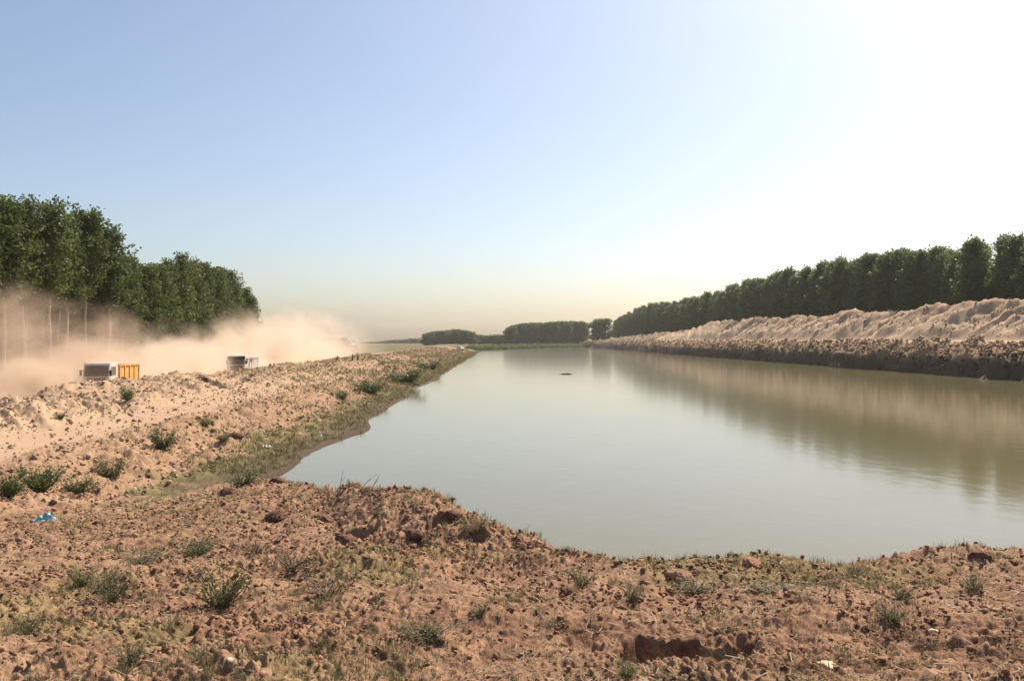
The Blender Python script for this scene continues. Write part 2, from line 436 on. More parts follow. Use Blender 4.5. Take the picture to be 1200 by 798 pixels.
# ------------------------------------------------------------------ water
m, nt, out = new_mat('murky_water')
p = N(nt, 'ShaderNodeBsdfPrincipled'); nt.links.new(p.outputs[0], out.inputs[0])
p.inputs['Roughness'].default_value = 0.09; p.inputs['IOR'].default_value = 1.333
tc = N(nt, 'ShaderNodeTexCoord')
mp = N(nt, 'ShaderNodeMapping'); mp.inputs['Scale'].default_value = (0.8, 0.55, 1); nt.links.new(tc.outputs['Object'], mp.inputs[0])
nw = noise(nt, mp.outputs[0], 0.05, 4)
nt.links.new(mixc(nt, maprange(nt, nw, 0.35, 0.65), (0.136, 0.120, 0.054), (0.156, 0.136, 0.064)), p.inputs['Base Color'])
bp = N(nt, 'ShaderNodeBump'); bp.inputs['Strength'].default_value = 0.30; bp.inputs['Distance'].default_value = 0.02
nt.links.new(noise(nt, mp.outputs[0], 1.3, 3, 0.5), bp.inputs['Height']); nt.links.new(bp.outputs[0], p.inputs['Normal'])
M_water = m
wv = []
for yy in (3.0, 900.0):
    for xa in (-15.5, 84.0):
        wv.append((xa - 0.014 * yy, yy, 0.0))
tag(link('water', mesh_np('water', np.array(wv), np.array([[0, 1, 3, 2]]), 4), M_water), kind='structure')

# ------------------------------------------------------------------ trees
def tube_arrays(path, radii, sides):
    path = np.array(path, float); n = len(path)
    vs = []
    for i in range(n):
        t = path[min(i + 1, n - 1)] - path[max(i - 1, 0)]
        t /= (np.linalg.norm(t) + 1e-9)
        ref = np.array([1.0, 0, 0]) if abs(t[2]) > 0.7 else np.array([0, 0, 1.0])
        u = np.cross(t, ref); u /= np.linalg.norm(u); w = np.cross(t, u)
        for k in range(sides):
            an = 2 * math.pi * k / sides
            vs.append(path[i] + radii[i] * (math.cos(an) * u + math.sin(an) * w))
    fs = []
    for i in range(n - 1):
        for k in range(sides):
            a = i * sides + k; b = i * sides + (k + 1) % sides
            fs.append((a, b, b + sides, a + sides))
    return np.array(vs), np.array(fs)

def join_arrays(parts):
    V, Q, o = [], [], 0
    for v, f in parts:
        V.append(v); Q.append(f + o); o += len(v)
    return np.concatenate(V), np.concatenate(Q)

def leaf_quads(centres, size, rng, up=0.25, aspect=0.75):
    n = len(centres)
    nrm = rng.normal(size=(n, 3)); nrm[:, 2] += up
    nrm /= np.linalg.norm(nrm, axis=1)[:, None]
    a = np.cross(nrm, rng.normal(size=(n, 3))); a /= np.linalg.norm(a, axis=1)[:, None]
    b = np.cross(nrm, a)
    s = (size * rng.uniform(0.6, 1.35, n))[:, None]
    a = a * s; b = b * s * aspect
    V = np.stack([centres - a, centres - b * 0.8 + a * 0.1, centres + a, centres + b * 0.8 - a * 0.1], 1).reshape(-1, 3)
    return V, np.arange(4 * n).reshape(-1, 4)

def tree_meshes(name, seed, H, base, width, nleaf, leaf, nbr, prof, lean=0.25, trunk_r=0.14, up=0.75, clump=0.55):
    """tapered trunk with limbs and a crown of leaf-sized faces gathered in clumps along the limbs"""
    rng = np.random.default_rng(seed)
    n = 11
    tz = np.linspace(-0.6, H * 0.96, n)
    off = np.cumsum(rng.normal(0, lean * 0.25, (n, 2)), axis=0); off -= off[0]
    tp = np.column_stack([off, tz])
    tr = trunk_r * (1 - np.clip(tz / H, 0, 1)) ** 0.8 + 0.012
    parts = [tube_arrays(tp, tr, 7)]
    cents = []
    wts = []
    for i in range(nbr):
        u = (i + rng.uniform(0.1, 0.9)) / nbr
        hz_ = base + (H * 0.94 - base) * u
        az = i * 2.399 + rng.uniform(-0.5, 0.5)
        ln = width * prof(u) * rng.uniform(0.6, 1.15)
        rise = ln * up * rng.uniform(0.6, 1.3)
        s = np.array([np.interp(hz_, tz, tp[:, 0]), np.interp(hz_, tz, tp[:, 1]), hz_])
        d = np.array([math.cos(az), math.sin(az), 0])
        pts = [s + d * ln * f + np.array([0, 0, rise * f ** 1.3]) for f in (0, 0.35, 0.7, 1.0)]
        parts.append(tube_arrays(pts, [0.045 * trunk_r / 0.14, 0.03, 0.02, 0.008], 4))
        for f in (0.35, 0.6, 0.82, 1.0):
            c = s + d * ln * f + np.array([0, 0, rise * f ** 1.3])
            cents.append(c + rng.normal(0, 0.18, 3)); wts.append((0.5 + f) * rng.uniform(0.35, 1.5) * (0.45 + ln / width))
    for k in range(5):
        cents.append(np.array([tp[-1, 0], tp[-1, 1], H * (0.90 + 0.015 * k)]) + rng.normal(0, 0.15, 3)); wts.append(0.35)
    cents = np.array(cents); wts = np.array(wts); wts /= wts.sum()
    pick = rng.choice(len(cents), nleaf, p=wts)
    g = np.clip(rng.normal(0, 1, (nleaf, 3)), -1.7, 1.7) * clump * np.array([1, 1, 0.8])
    lc = cents[pick] + g
    lc[:, 2] = np.clip(lc[:, 2], 0.15, H * 1.03)
    V, Q = join_arrays(parts)
    tm = mesh_np(name + '_trunk', V, Q, 4, True)
    LV, LQ = leaf_quads(lc, leaf, rng)
    lm = mesh_np(name + '_crown', LV, LQ, 4)
    return tm, lm

def poplar_prof(u): return 0.55 + 0.75 * math.sin(math.pi * min(1, u * 0.9 + 0.12)) * (1 - 0.35 * u)
def column_prof(u): return (0.75 + 0.5 * math.sin(math.pi * min(1, u * 0.85 + 0.1))) * (1 - 0.62 * u ** 2.2)
def round_prof(u): return (0.8 + 0.45 * math.sin(math.pi * min(1, u * 0.9 + 0.1))) * (1 - 0.62 * u ** 2.6)
def spire_prof(u): return (0.85 + 0.4 * math.sin(math.pi * min(1, u * 0.9 + 0.1))) * (1 - 0.85 * u ** 1.8)
def broad_prof(u): return 0.35 + 0.85 * math.sqrt(max(0.0, 1 - (2 * u * 0.95 - 0.75) ** 2 * 0.8))

def make_tree(name, tm, lm, bark, leafm, label, cat, loc, rz, group, scale):
    root = thing(name, label, cat, loc, rz, group)
    link('trunk', tm, bark, root); link('crown', lm, leafm, root)
    root.scale = scale
    return root

def shrub_meshes_late(s_):
    return tree_meshes('darkening_bush%d' % s_, 180 + s_, 4.6, 0.3, 2.0, 1800, 0.22, 22, lambda u: 1.0 - 0.5 * u, 0.3, 0.07, 0.6, 0.5)

class Kind:
    def __init__(self, name, meshes, bark, leafm, cat='tree'):
        self.name, self.meshes, self.bark, self.leafm, self.cat, self.protos = name, meshes, bark, leafm, cat, {}
    def place(self, k, loc, rz, label, group, scale):
        k %= len(self.meshes)
        if k not in self.protos:
            tm, lm = self.meshes[k]
            self.protos[k] = make_tree(self.name, tm, lm, self.bark, self.leafm, label, self.cat, loc, rz, group, scale)
            return self.protos[k]
        return dup(self.protos[k], loc, rz, label, group, scale)

rt = random.Random(5)
# --- poplars beyond the dirt road (left); template height 20 m
tall = Kind('poplar_tree', [tree_meshes('tall_poplar%d' % s, 100 + s, 20.0, 7.2 + 0.9 * s, 2.1, 5600, 0.205, 38, poplar_prof, 0.3, 0.18, 0.9, 0.5) for s in range(4)], M_bark, M_leaf_left)
lowp = Kind('poplar_tree', [tree_meshes('full_poplar%d' % s, 120 + s, 20.0, 4.2, 2.3, 7400, 0.21, 48, column_prof, 0.25, 0.17, 0.8, 0.55) for s in range(4)], M_bark, M_leaf_left)

def left_height(y):
    return np.interp(y, [70, 96, 112, 117.5, 119, 127, 135, 148, 158, 168, 176, 183, 192], [21.5, 21.6, 21.4, 22.0, 17.4, 17.3, 18.4, 20.0, 19.8, 19.2, 17.6, 15.6, 13.0])
G_L = 'poplars of the left grove'
nleft = 0
for row, (L, y0, y1, st) in enumerate(((53.5, 74, 187, 4.6), (59, 78, 186, 5.2), (65, 88, 184, 6.0), (72, 98, 182, 7.0), (80, 112, 180, 8.0))):
    y = y0
    while y < y1:
        yy = y + rt.uniform(-0.9, 0.9); LL = L + rt.uniform(-0.8, 0.8)
        x = -LL - 0.014 * yy
        H = float(left_height(yy if row == 0 else yy - (L - 53.5) * 0.5)) * rt.uniform(0.93, 1.05)
        if row > 0:
            Yf = yy * 53.5 / LL
            H = min(21.0, (float(left_height(Yf)) - 5.05) * LL / 53.5 * 0.95 + 5.05) * rt.uniform(0.92, 1.0)
        s = H / 20.0; w = s * rt.uniform(0.9, 1.15)
        if row == 0:
            lab = ('tall poplar with a long bare pale trunk standing in brown dust beside the road' if yy < 118 else
                   'dark full-crowned poplar of the lower block behind the orange truck' if yy < 158 else
                   'dark poplar at the lower right end of the left grove, above the pale dust')
            grp = ('bare-trunked poplars along the road' if yy < 118 else 'full-crowned poplars of the grove' if yy < 158 else 'poplars at the end of the grove')
        else:
            lab = 'poplar standing inside the left grove behind its front row'; grp = 'inner poplars of the left grove'
        kd = tall if (yy < 120 and row < 3) else lowp
        o = kd.place(rt.randrange(4), (x, yy, 1.45), rt.uniform(0, 6.28), lab, grp, (w, w, s))
        nleft += 1
        y += st * rt.uniform(0.85, 1.15)

for k in range(18):  # bushes added to darken the gaps between the trunks
    yy = 92 + k * 5.0 + rt.uniform(-2, 2); LL = rt.uniform(58, 76)
    UND = globals().setdefault('UND', [shrub_meshes_late(s_) for s_ in range(2)])
    tm, lm = UND[k % 2]
    r_ = thing('darkening_bush', 'dark leafy bush added to darken the trunk zone of the left grove', 'shrub', (-LL - 0.014 * yy, yy, 1.4), rt.uniform(0, 6.28), 'added darkening bushes under the left grove')
    link('stem', tm, M_bark2, r_); link('foliage', lm, M_leaf_left, r_)
    q_ = rt.uniform(0.8, 1.3); r_.scale = (q_ * 1.3, q_ * 1.3, q_)
# --- poplar plantation behind the spoil heap (right); template height 26 m
rgt = Kind('plantation_poplar', [tree_meshes('plantation_poplar%d' % s, 140 + s, 26.0, 2.0, 3.0, 8000, 0.32, 64, round_prof, 0.35, 0.2, 0.85, 0.68) for s in range(5)], M_bark2, M_leaf_right)
def right_height(y):
    return np.interp(y, [150, 184, 200, 225, 250, 275, 300, 360, 430, 528, 600, 690, 760, 840, 870], [22.5, 22.8, 24.6, 25.0, 26.8, 28.0, 28.2, 29.5, 27.5, 26.5, 27.5, 28.5, 26, 22, 19])
for row, (Rr, y0, y1, st) in enumerate(((115.5, 160, 850, 3.9), (122, 172, 840, 8.0))):
    y = y0
    while y < y1:
        yy = y + rt.uniform(-1, 1); xx = Rr + rt.uniform(-1, 1) - 0.014 * yy
        px = 600 + F * xx / yy
        H = float(right_height(yy)) * rt.choice([0.88, 0.94, 0.98, 1.0, 1.03])
        gap = 1155 < px < 1166
        if gap: H *= 0.72
        s = H / 26.0; w = s * rt.uniform(0.85, 1.3)
        if row == 1:
            lab, grp = 'poplar in the second row of the plantation behind the spoil heap', 'second-row poplars of the plantation'
        elif gap:
            lab, grp = 'short poplar below the bright gap near the right end of the plantation', 'short poplars below the bright gap'
        elif px > 1172:
            lab, grp = 'loose-crowned poplar at the near right end of the plantation, beyond the bright gap', 'poplars right of the bright gap'
        elif px > 900:
            lab, grp = 'feathery-topped poplar in the front row above the high part of the spoil heap', 'front-row poplars above the high heap'
        elif px > 770:
            lab, grp = 'dark poplar in the front row above the lower part of the spoil heap', 'front-row poplars above the low heap'
        else:
            lab, grp = 'distant dark poplar at the far end of the plantation row', 'farthest poplars of the plantation'
        rgt.place(rt.randrange(5), (xx, yy, hz(xx, yy) - 0.1), rt.uniform(0, 6.28), lab, grp, (w, w, s))
        y += st * rt.uniform(0.85, 1.2) * (1.0 if yy < 400 else 1.5)

# --- far woods at the end of the canal
brd = Kind('distant_tree', [tree_meshes('distant_tree%d' % s, 160 + s, 18.0, 0.8, 5.2, 3600, 0.75, 40, broad_prof, 0.4, 0.3, 0.45, 1.0) for s in range(3)], M_bark2, M_leaf_right)
def far_tree(px, Y, top_py, wid, label, group=None):
    x = (px - 600) / F * Y; z = hz(x, Y) - 0.3
    H = (CAM_Z + (400 - top_py) / F * Y) - z
    s = H / 18.0
    brd.place(rt.randrange(3), (x, Y, z), rt.uniform(0, 6.28), label, group, (wid / 10.4, wid / 10.4, s))
for k in range(22):     # dome-shaped wood at left of the canal's end
    px = 500 + k * 2.55
    tp = np.interp(px, [497, 505, 520, 540, 548, 557], [394, 391, 389, 387.5, 389, 394])
    far_tree(px, 880 + rt.uniform(-10, 12) + (k % 2) * 9, tp + rt.uniform(-0.5, 0.9), 9.5, 'distant tree in the dome-shaped dark wood just left of the far end of the water', 'dome-shaped wood at the far end')
for k in range(11):
    px = 556 + k * 3.6
    far_tree(px, 960 + rt.uniform(-8, 8), 394 + rt.uniform(-0.6, 0.8), 9, 'low distant tree in the dip between the two far woods', 'low trees between the two far woods')
for k in range(34):     # flat-topped wood
    px = 596 + k * 2.72
    tp = np.interp(px, [593, 600, 612, 640, 660, 680, 688], [387, 383.5, 381, 380, 378.6, 378.6, 381])
    far_tree(px, 905 + rt.uniform(-6, 8) + (k % 2) * 10, tp + rt.uniform(-0.4, 0.6), 9.0, 'distant tree in the flat-topped wood facing down the canal', 'flat-topped wood at the far end')
far_tree(705, 800, 375.5, 19.0, 'lone round distant tree between the flat-topped wood and the poplar plantation')
for k in range(26):
    px = 408 + k * 3.8
    far_tree(px, 1500 + rt.uniform(-40, 40), np.interp(px, [405, 440, 500], [403.5, 401, 397.5]) + rt.uniform(-0.8, 0.8), 16, 'faint hazy tree on the horizon behind the left bank', 'hazy horizon trees')
far_tree(392, 262, 397.5, 10.0, 'small round tree half hidden in pale dust beside the road')

# ------------------------------------------------------------------ shrubs and weeds
def shrub_meshes(name, seed, nleaf, leaf, nst, flat=0.8):
    """unit shrub, about 1 wide and `flat` high: stems from the root and leaf clumps"""
    rng = np.random.default_rng(seed)
    parts, cents = [], []
    for i in range(nst):
        az = rng.uniform(0, 6.28); ln = rng.uniform(0.22, 0.5); el = rng.uniform(0.35, 1.0) * flat
        d = np.array([math.cos(az) * ln, math.sin(az) * ln, el])
        b = rng.normal(0, 0.04, 3); b[2] = -0.05
        pts = [b, b + d * 0.5 + rng.normal(0, 0.04, 3), b + d]
        parts.append(tube_arrays(pts, [0.014, 0.009, 0.004], 4))
        for f in (0.3, 0.5, 0.7, 0.9, 1.0):
            cents.append(b + d * f)
    cents = np.array(cents)
    lc = cents[rng.integers(0, len(cents), nleaf)] + rng.normal(0, 0.075, (nleaf, 3))
    lc[:, 2] = np.abs(lc[:, 2]) + 0.01
    V, Q = join_arrays(parts)
    LV, LQ = leaf_quads(lc, leaf, rng, 0.4, 0.55)
    return mesh_np(name + '_stem', V, Q, 4, True), mesh_np(name + '_foliage', LV, LQ, 4)

def tuft_mesh(name, seed, nb, hgt, spread, wdt):
    """a tuft of curved grass blades"""
    rng = np.random.default_rng(seed)
    V, Q = [], []
    for i in range(nb):
        az = rng.uniform(0, 6.28); r0 = rng.uniform(0, spread * 0.4); h = hgt * rng.uniform(0.5, 1.1); le = rng.uniform(0.15, 0.7) * h
        b = np.array([math.cos(az) * r0, math.sin(az) * r0, -0.01]); d = np.array([math.cos(az + rng.normal(0, .5)), math.sin(az + rng.normal(0, .5)), 0])
        s = np.array([-d[1], d[0], 0]) * wdt
        p1 = b + d * le * 0.35 + np.array([0, 0, h * 0.6]); p2 = b + d * le + np.array([0, 0, h])
        o = len(V)
        V += [b - s, b + s, p1 + s * 0.8, p1 - s * 0.8, p2 + s * 0.15, p2 - s * 0.15]
        Q += [(o, o + 1, o + 2, o + 3), (o + 3, o + 2, o + 4, o + 5)]
    return mesh_np(name, np.array(V), np.array(Q), 4)

SH = [shrub_meshes('bank_shrub%d' % s, 200 + s, 1500, 0.034, 22) for s in range(4)]
WD = [shrub_meshes('weed%d' % s, 220 + s, 1100, 0.026, 30, 0.85) for s in range(4)]
TW = [shrub_meshes('dry_weed%d' % s, 240 + s, 420, 0.018, 34, 0.7) for s in range(3)]
def plant(name, cat, meshes, k, px, py, wpx, hpx, label, sm, lm, group=None, y1=700.0):
    x, y, z = on_ground(px, py, y1=y1)
    w = wpx / F * y; h = hpx / F * y
    tm, lf = meshes[k % len(meshes)]
    root = thing(name, label, cat, (x, y, z - 0.02 * h), rt.uniform(0, 6.28), group)
    root.scale = (w, w, h / 0.85)
    a = link('stem', tm, sm, root); b = link('foliage', lf, None, root)
    if len(lf.materials) == 0: lf.materials.append(lm)
    b.material_slots[0].link = 'OBJECT'; b.material_slots[0].material = lm
    return root
for i, (px, py, w, h, lab) in enumerate((
    (150, 470, 24, 19, 'dark green shrub on the berm just below the orange truck body'),
    (190, 526, 36, 26, 'green bush on the lower slope of the embankment, midway to the water'),
    (47, 575, 58, 34, 'largest dark green bush above the blue plastic bag'),
    (10, 583, 44, 34, 'dark green bush at the left edge, beside the largest bush'),
    (93, 579, 40, 24, 'lighter green low bush right of the largest bush'),
    (131, 562, 40, 28, 'dull olive bush with bare patches on the slope above the gully'),
    (434, 461, 46, 19, 'round olive green bush on the left bank near the water'),
    (472, 450, 56, 22, 'widest olive green bush farther along the left bank, beyond the round one'),
    (400, 468, 22, 11, 'small olive bush just in front of the round one by the water'),
    (72, 492, 14, 8, 'tiny dark shrub on the pale sandy bench'),
    (240, 500, 20, 12, 'small dull bush on the embankment below the white truck'),
    (262, 518, 24, 12, 'small olive bush on the lower slope, above the mud flat'),
    (505, 434, 34, 13, 'low green bush at the far end of the left bank'))):
    plant('bank_shrub', 'shrub', SH, i, px, py, w, h, lab, M_twig, M_shrub if i not in (5, 10, 11) else M_weed)
for i, (px, py, w, h, lab) in enumerate((
    (258, 712, 76, 56, 'biggest dark scraggly weed in the left foreground, casting a long shadow'),
    (133, 705, 54, 34, 'grey green weed with a shadow, left of the biggest weed'),
    (98, 688, 40, 26, 'small dark weed at the far left of the soil slope'),
    (498, 748, 78, 20, 'low light green weed patch on bare soil in the centre foreground'),
    (232, 650, 66, 20, 'low dark green weed clump above the biggest weed'),
    (170, 660, 60, 14, 'flat green weed left of the low dark clump'),
    (1140, 693, 40, 20, 'dark green leafy weed at the right near the water edge'),
    (815, 694, 60, 14, 'flat bright green weed in the hollow behind the dark pit'),
    (905, 694, 70, 12, 'long flat green weed in the hollow, right of the bright one'),
    (1058, 704, 30, 18, 'small upright green weed left of the dark leafy one'),
    (1045, 728, 50, 22, 'pale olive weed in the right foreground'),
    (682, 690, 40, 24, 'olive weed on the right flank of the mound'),
    (555, 625, 46, 22, 'green weed on the crest of the mound facing the water'),
    (740, 704, 40, 22, 'olive weed between the mound and the green hollow'),
    (560, 722, 30, 16, 'little olive weed in the middle of the slope'),
    (735, 795, 40, 22, 'dark green weed at the bottom edge, left of the pit'),
    (30, 745, 40, 26, 'olive weed near the left edge of the foreground'),
    (150, 778, 50, 26, 'olive weed at the bottom left of the foreground'),
    (285, 570, 50, 22, 'dark green weed clump by the corner of the water'))):
    plant('weed_plant', 'weed', WD, i, px, py, w, h, lab, M_twig, M_weed if i not in (0, 2, 4, 6, 15, 18) else M_shrub, y1=60)
for i, (px, py, w, h, lab) in enumerate((
    (385, 700, 80, 44, 'brown dry weed with bare twigs, right of the biggest dark weed'),
    (122, 692, 60, 32, 'dry brown weed lying among the grey green weeds at left'),
    (345, 668, 60, 34, 'dry brushy weed on the lower flank of the mound'),
    (300, 650, 60, 30, 'faded dry weed above the biggest dark weed'),
    (1090, 762, 50, 24, 'dry weed near the right bottom corner'),
    (650, 736, 44, 20, 'small dry weed right of the light green patch'),
    (1000, 676, 40, 22, 'dry weed on the low ridge along the water'))):
    plant('dry_weed', 'weed', TW, i, px, py, w, h, lab, M_twig, M_dry, y1=60)
# dry stalks standing up against the water on the mound
def stalk(px, py, hpx, lean, label):
    x, y, z = on_ground(px, py, y1=60); h = hpx / F * y
    V, Q = join_arrays([tube_arrays([(0, 0, -0.02), (lean * h * 0.4, 0, h * 0.5), (lean * h, 0.02, h)], [0.006, 0.005, 0.003], 5),
                        tube_arrays([(lean * h * 0.4, 0, h * 0.5), (lean * h * 0.4 + 0.25 * h, 0.03, h * 0.75)], [0.004, 0.002], 4)])
    o = link('dry_stalk', mesh_np('dry_stalk', V, Q, 4, True), M_twig)
    o.location = (x, y, z); tag(o, label, 'twig')
stalk(398, 578, 26, 0.15, 'thin upright dry stalk on the left end of the mound crest')
stalk(420, 579, 22, 1.0, 'slanting dry stalk on the mound crest, left of its bent neighbour')
stalk(434, 579, 20, 0.5, 'bent dry stalk on the top of the mound, outlined against the water')

# ------------------------------------------------------------------ grass and clods (nobody could count them)
def scatter_tufts(name, pts, zs, hgt, nb, wdt, mat, label, cat, seed):
    rng = np.random.default_rng(seed)
    n = len(pts)
    B = np.repeat(np.column_stack([pts, zs]), nb, axis=0); m_ = len(B)
    H = np.repeat(hgt, nb) * rng.uniform(0.4, 1.1, m_)
    az = rng.uniform(0, 6.283, m_); le = rng.uniform(0.2, 1.5, m_) * H
    d = np.column_stack([np.cos(az), np.sin(az), np.zeros(m_)])
    B[:, :2] += rng.normal(0, 1, (m_, 2)) * (np.repeat(hgt, nb) * 0.35)[:, None]
    s = np.column_stack([-d[:, 1], d[:, 0], np.zeros(m_)]) * (np.repeat(wdt, nb))[:, None]
    up = np.zeros((m_, 3)); up[:, 2] = H
    p1 = B + d * (le * 0.35)[:, None] + up * 0.6; p2 = B + d * le[:, None] + up
    B[:, 2] -= 0.02
    V = np.stack([B - s, B + s, p1 + s * .8, p1 - s * .8, p2 + s * .15, p2 - s * .15], 1).reshape(-1, 3)
    o = (np.arange(m_) * 6)[:, None]
    Q = np.concatenate([o + np.array([0, 1, 2, 3]), o + np.array([3, 2, 4, 5])])
    return tag(link(name, mesh_np(name, V, Q, 4), mat), label, cat, kind='stuff')

# along the left shore and up the bank
n = 24000
y = 40 * (480 / 40) ** RNG.random(n); xa = RNG.uniform(-36, -9.0, n); x = xa - 0.014 * y
_, sa, gr, we = height(x, y, True)
keep = (RNG.random(n) < gr * np.where(xa < -18.5, 0.7, 1.0)) & (near_ground(x, y) < bank_profile(x, y))
x, y = x[keep], y[keep]; zz = height(x, y)
scatter_tufts('bank_grass', np.column_stack([x, y]), zz, 0.16 + 0.30 * RNG.random(len(x)) * np.clip(y / 90, 0.6, 1.4), 7, 0.010 + y * 0.00022, M_grass, 'olive grass growing along the left shore and bank', 'grass', 301)
# sparse dry grass over the foreground soil
n = 9000
y = 3.6 * (36 / 3.6) ** RNG.random(n); x = y * RNG.uniform(-0.85, 0.85, n)
_, sa, gr, we = height(x, y, True)
patch = fbm(x / 0.9, y / 0.9, 3, 333)
keep = (near_ground(x, y) > bank_profile(x, y) + 0.2) & (RNG.random(n) < 0.10 + 0.75 * sstep(0.05, 0.5, patch))
x, y = x[keep], y[keep]; zz = height(x, y)
scatter_tufts('dry_grass', np.column_stack([x, y]), zz, 0.014 + 0.028 * RNG.random(len(x)) + 0.002 * y, 11, 0.0006 + y * 0.00013, M_dry, 'thin dry grass scattered over the brown soil', 'grass', 302)
n = 19000
y = 3.6 * (36 / 3.6) ** RNG.random(n); x = y * RNG.uniform(-0.85, 0.85, n)
patch = fbm(x / 0.8 + 40, y / 0.8, 3, 335)
crest = (np.abs(y - np.interp(600 + F * x / y, CPX, CPD)) < 0.5)
keep = (near_ground(x, y) > bank_profile(x, y) + 0.1) & (RNG.random(n) < 0.06 + 0.8 * sstep(0.10, 0.5, patch) + 0.25 * crest)
x, y = x[keep], y[keep]; zz = height(x, y)
scatter_tufts('short_grass', np.column_stack([x, y]), zz, 0.022 + 0.035 * RNG.random(len(x)) + 0.003 * y, 14, 0.0007 + y * 0.00016, M_weed, 'short olive grass growing in patches on the brown soil', 'grass', 303)

# flat straws and bits of litter on the soil
n = 24000
y = 3.5 * (30 / 3.5) ** RNG.random(n); x = y * RNG.uniform(-0.85, 0.85, n)
keep = (near_ground(x, y) > bank_profile(x, y) + 0.1) & (RNG.random(n) < 0.25 + 0.75 * sstep(-0.1, 0.4, fbm(x / 0.7 + 9, y / 0.7, 3, 337)))
x, y = x[keep], y[keep]; n = len(x)
zz = height(x, y) + 0.006
az = RNG.uniform(0, 6.283, n); ln = RNG.uniform(0.015, 0.06, n) * (0.6 + 0.08 * y); wd = 0.0014 + 0.00022 * y
d = np.column_stack([np.cos(az), np.sin(az), RNG.normal(0, 0.25, n)]) * ln[:, None]; sd_ = np.column_stack([-np.sin(az), np.cos(az), RNG.normal(0, 0.4, n)]) * wd[:, None]
c_ = np.column_stack([x, y, zz])
V = np.stack([c_ - d - sd_, c_ + d - sd_, c_ + d * 0.9 + sd_, c_ - d * 0.9 + sd_], 1).reshape(-1, 3)
tag(link('straw_litter', mesh_np('straw_litter', V, np.arange(4 * n).reshape(-1, 4), 4), M_dry), 'bits of dry straw and stem lying on the brown soil', 'straw', kind='stuff')
# reeds on the low shore that closes the canal
n = 9000
xa = RNG.uniform(-20, 84, n); y = 540 + (xa + 19) * 2.75 + RNG.uniform(-12, 75, n); x = xa - 0.014 * y
zz = height(x, y); keep = zz > 0.1; x, y, zz = x[keep], y[keep], zz[keep]
scatter_tufts('reed_bed', np.column_stack([x, y]), zz, 1.0 + 1.6 * RNG.random(len(x)), 6, np.full(len(x), 0.16), M_shrub, 'dark green reeds on the low shore at the far end of the water', 'reeds', 304)

def rock_template(seed, sub=2):
    bm = bmesh.new(); bmesh.ops.create_icosphere(bm, subdivisions=sub, radius=1.0)
    v = np.array([q.co[:] for q in bm.verts]); f = np.array([[q.index for q in t.verts] for t in bm.faces]); bm.free()
    rng = np.random.default_rng(seed)
    for k in range(7):      # chop flats off the ball
        d = rng.normal(size=3); d /= np.linalg.norm(d); c = rng.uniform(0.45, 0.8)
        t = v @ d; v = v - np.outer(np.maximum(t - c, 0) * 0.9, d)
    v *= (1 + rng.normal(0, 0.05, (len(v), 1)))
    return v * np.array([1, rng.uniform(0.7, 1), rng.uniform(0.55, 0.8)]), f
ROCKS = [rock_template(400 + s) for s in range(8)]
CRUMB = [rock_template(420 + s, 1) for s in range(8)]
CRUMB = [(v_ * np.random.default_rng(460 + i_).uniform(0.55, 1.25, (len(v_), 1)), f_) for i_, (v_, f_) in enumerate(CRUMB)]
def scatter_clods(name, pts, zs, size, mat, label, seed):
    rng = np.random.default_rng(seed); V, Q, o = [], [], 0
    which = rng.integers(0, 8, len(pts))
    for t in range(8):
        k = np.nonzero(which == t)[0]
        rv, rf = CRUMB[t]
        n_ = len(k); nv = len(rv)
        a = rng.uniform(0, 6.28, n_); ca = np.cos(a)[:, None]; sa_ = np.sin(a)[:, None]
        sc = size[k][:, None, None] * rng.uniform(0.65, 1.3, (n_, 1, 3))
        w = rv[None] * sc * (1 + rng.normal(0, 0.10, (n_, nv, 1)))
        tl = rng.normal(0, 0.45, n_)[:, None]
        wx, wz = w[..., 0] * np.cos(tl) - w[..., 2] * np.sin(tl), w[..., 0] * np.sin(tl) + w[..., 2] * np.cos(tl)
        P = np.stack([wx * ca - w[..., 1] * sa_ + pts[k, 0][:, None], wx * sa_ + w[..., 1] * ca + pts[k, 1][:, None], wz + (zs[k] + 0.35 * size[k])[:, None]], -1)
        V.append(P.reshape(-1, 3)); Q.append((rf[None] + (np.arange(n_) * nv)[:, None, None]).reshape(-1, 3) + o); o += n_ * nv
    me = mesh_np(name, np.concatenate(V), np.concatenate(Q), 3)
    return tag(link(name, me, mat), label, 'soil', kind='stuff')
def clod_material(name, col):
    m, nt, out = new_mat(name)
    p = N(nt, 'ShaderNodeBsdfPrincipled'); nt.links.new(p.outputs[0], out.inputs[0])
    p.inputs['Roughness'].default_value = 0.95; p.inputs['Specular IOR Level'].default_value = 0.1
    gm = N(nt, 'ShaderNodeNewGeometry'); tc = N(nt, 'ShaderNodeTexCoord')
    f = math_(nt, 'ADD', math_(nt, 'MULTIPLY', gm.outputs['Random Per Island'], 0.8), maprange(nt, noise(nt, tc.outputs['Object'], 3.0, 4), 0.3, 0.7, -0.1, 0.3), clamp=True)
    nt.links.new(mixc(nt, f, tuple(v * 0.5 for v in col), tuple(min(1, v * 1.45) for v in col)), p.inputs['Base Color'])
    return m
M_clod = clod_material('earth_clod', (0.25, 0.145, 0.089))
M_clod_pale = clod_material('sandy_clod', (0.36, 0.243, 0.165))
n = 128000
y = 3.5 * (32 / 3.5) ** (RNG.random(n) ** 0.9); x = y * RNG.uniform(-0.85, 0.85, n)
px = 600 + F * x / y
dens = 0.22 + sstep(-0.15, 0.5, fbm(x / 0.8, y / 0.8, 4, 340)) * 0.7 + 0.35 * (sstep(380, 440, px) * (1 - sstep(680, 760, px)) * sstep(7, 10, y)) + 0.3 * sstep(6.8, 7.6, y)
keep = (near_ground(x, y) > bank_profile(x, y) + 0.1) & (RNG.random(n) < dens)
x, y = x[keep], y[keep]
sz = (0.0040 + 0.020 * RNG.random(len(x)) ** 4.0) * (0.62 + 0.11 * y)
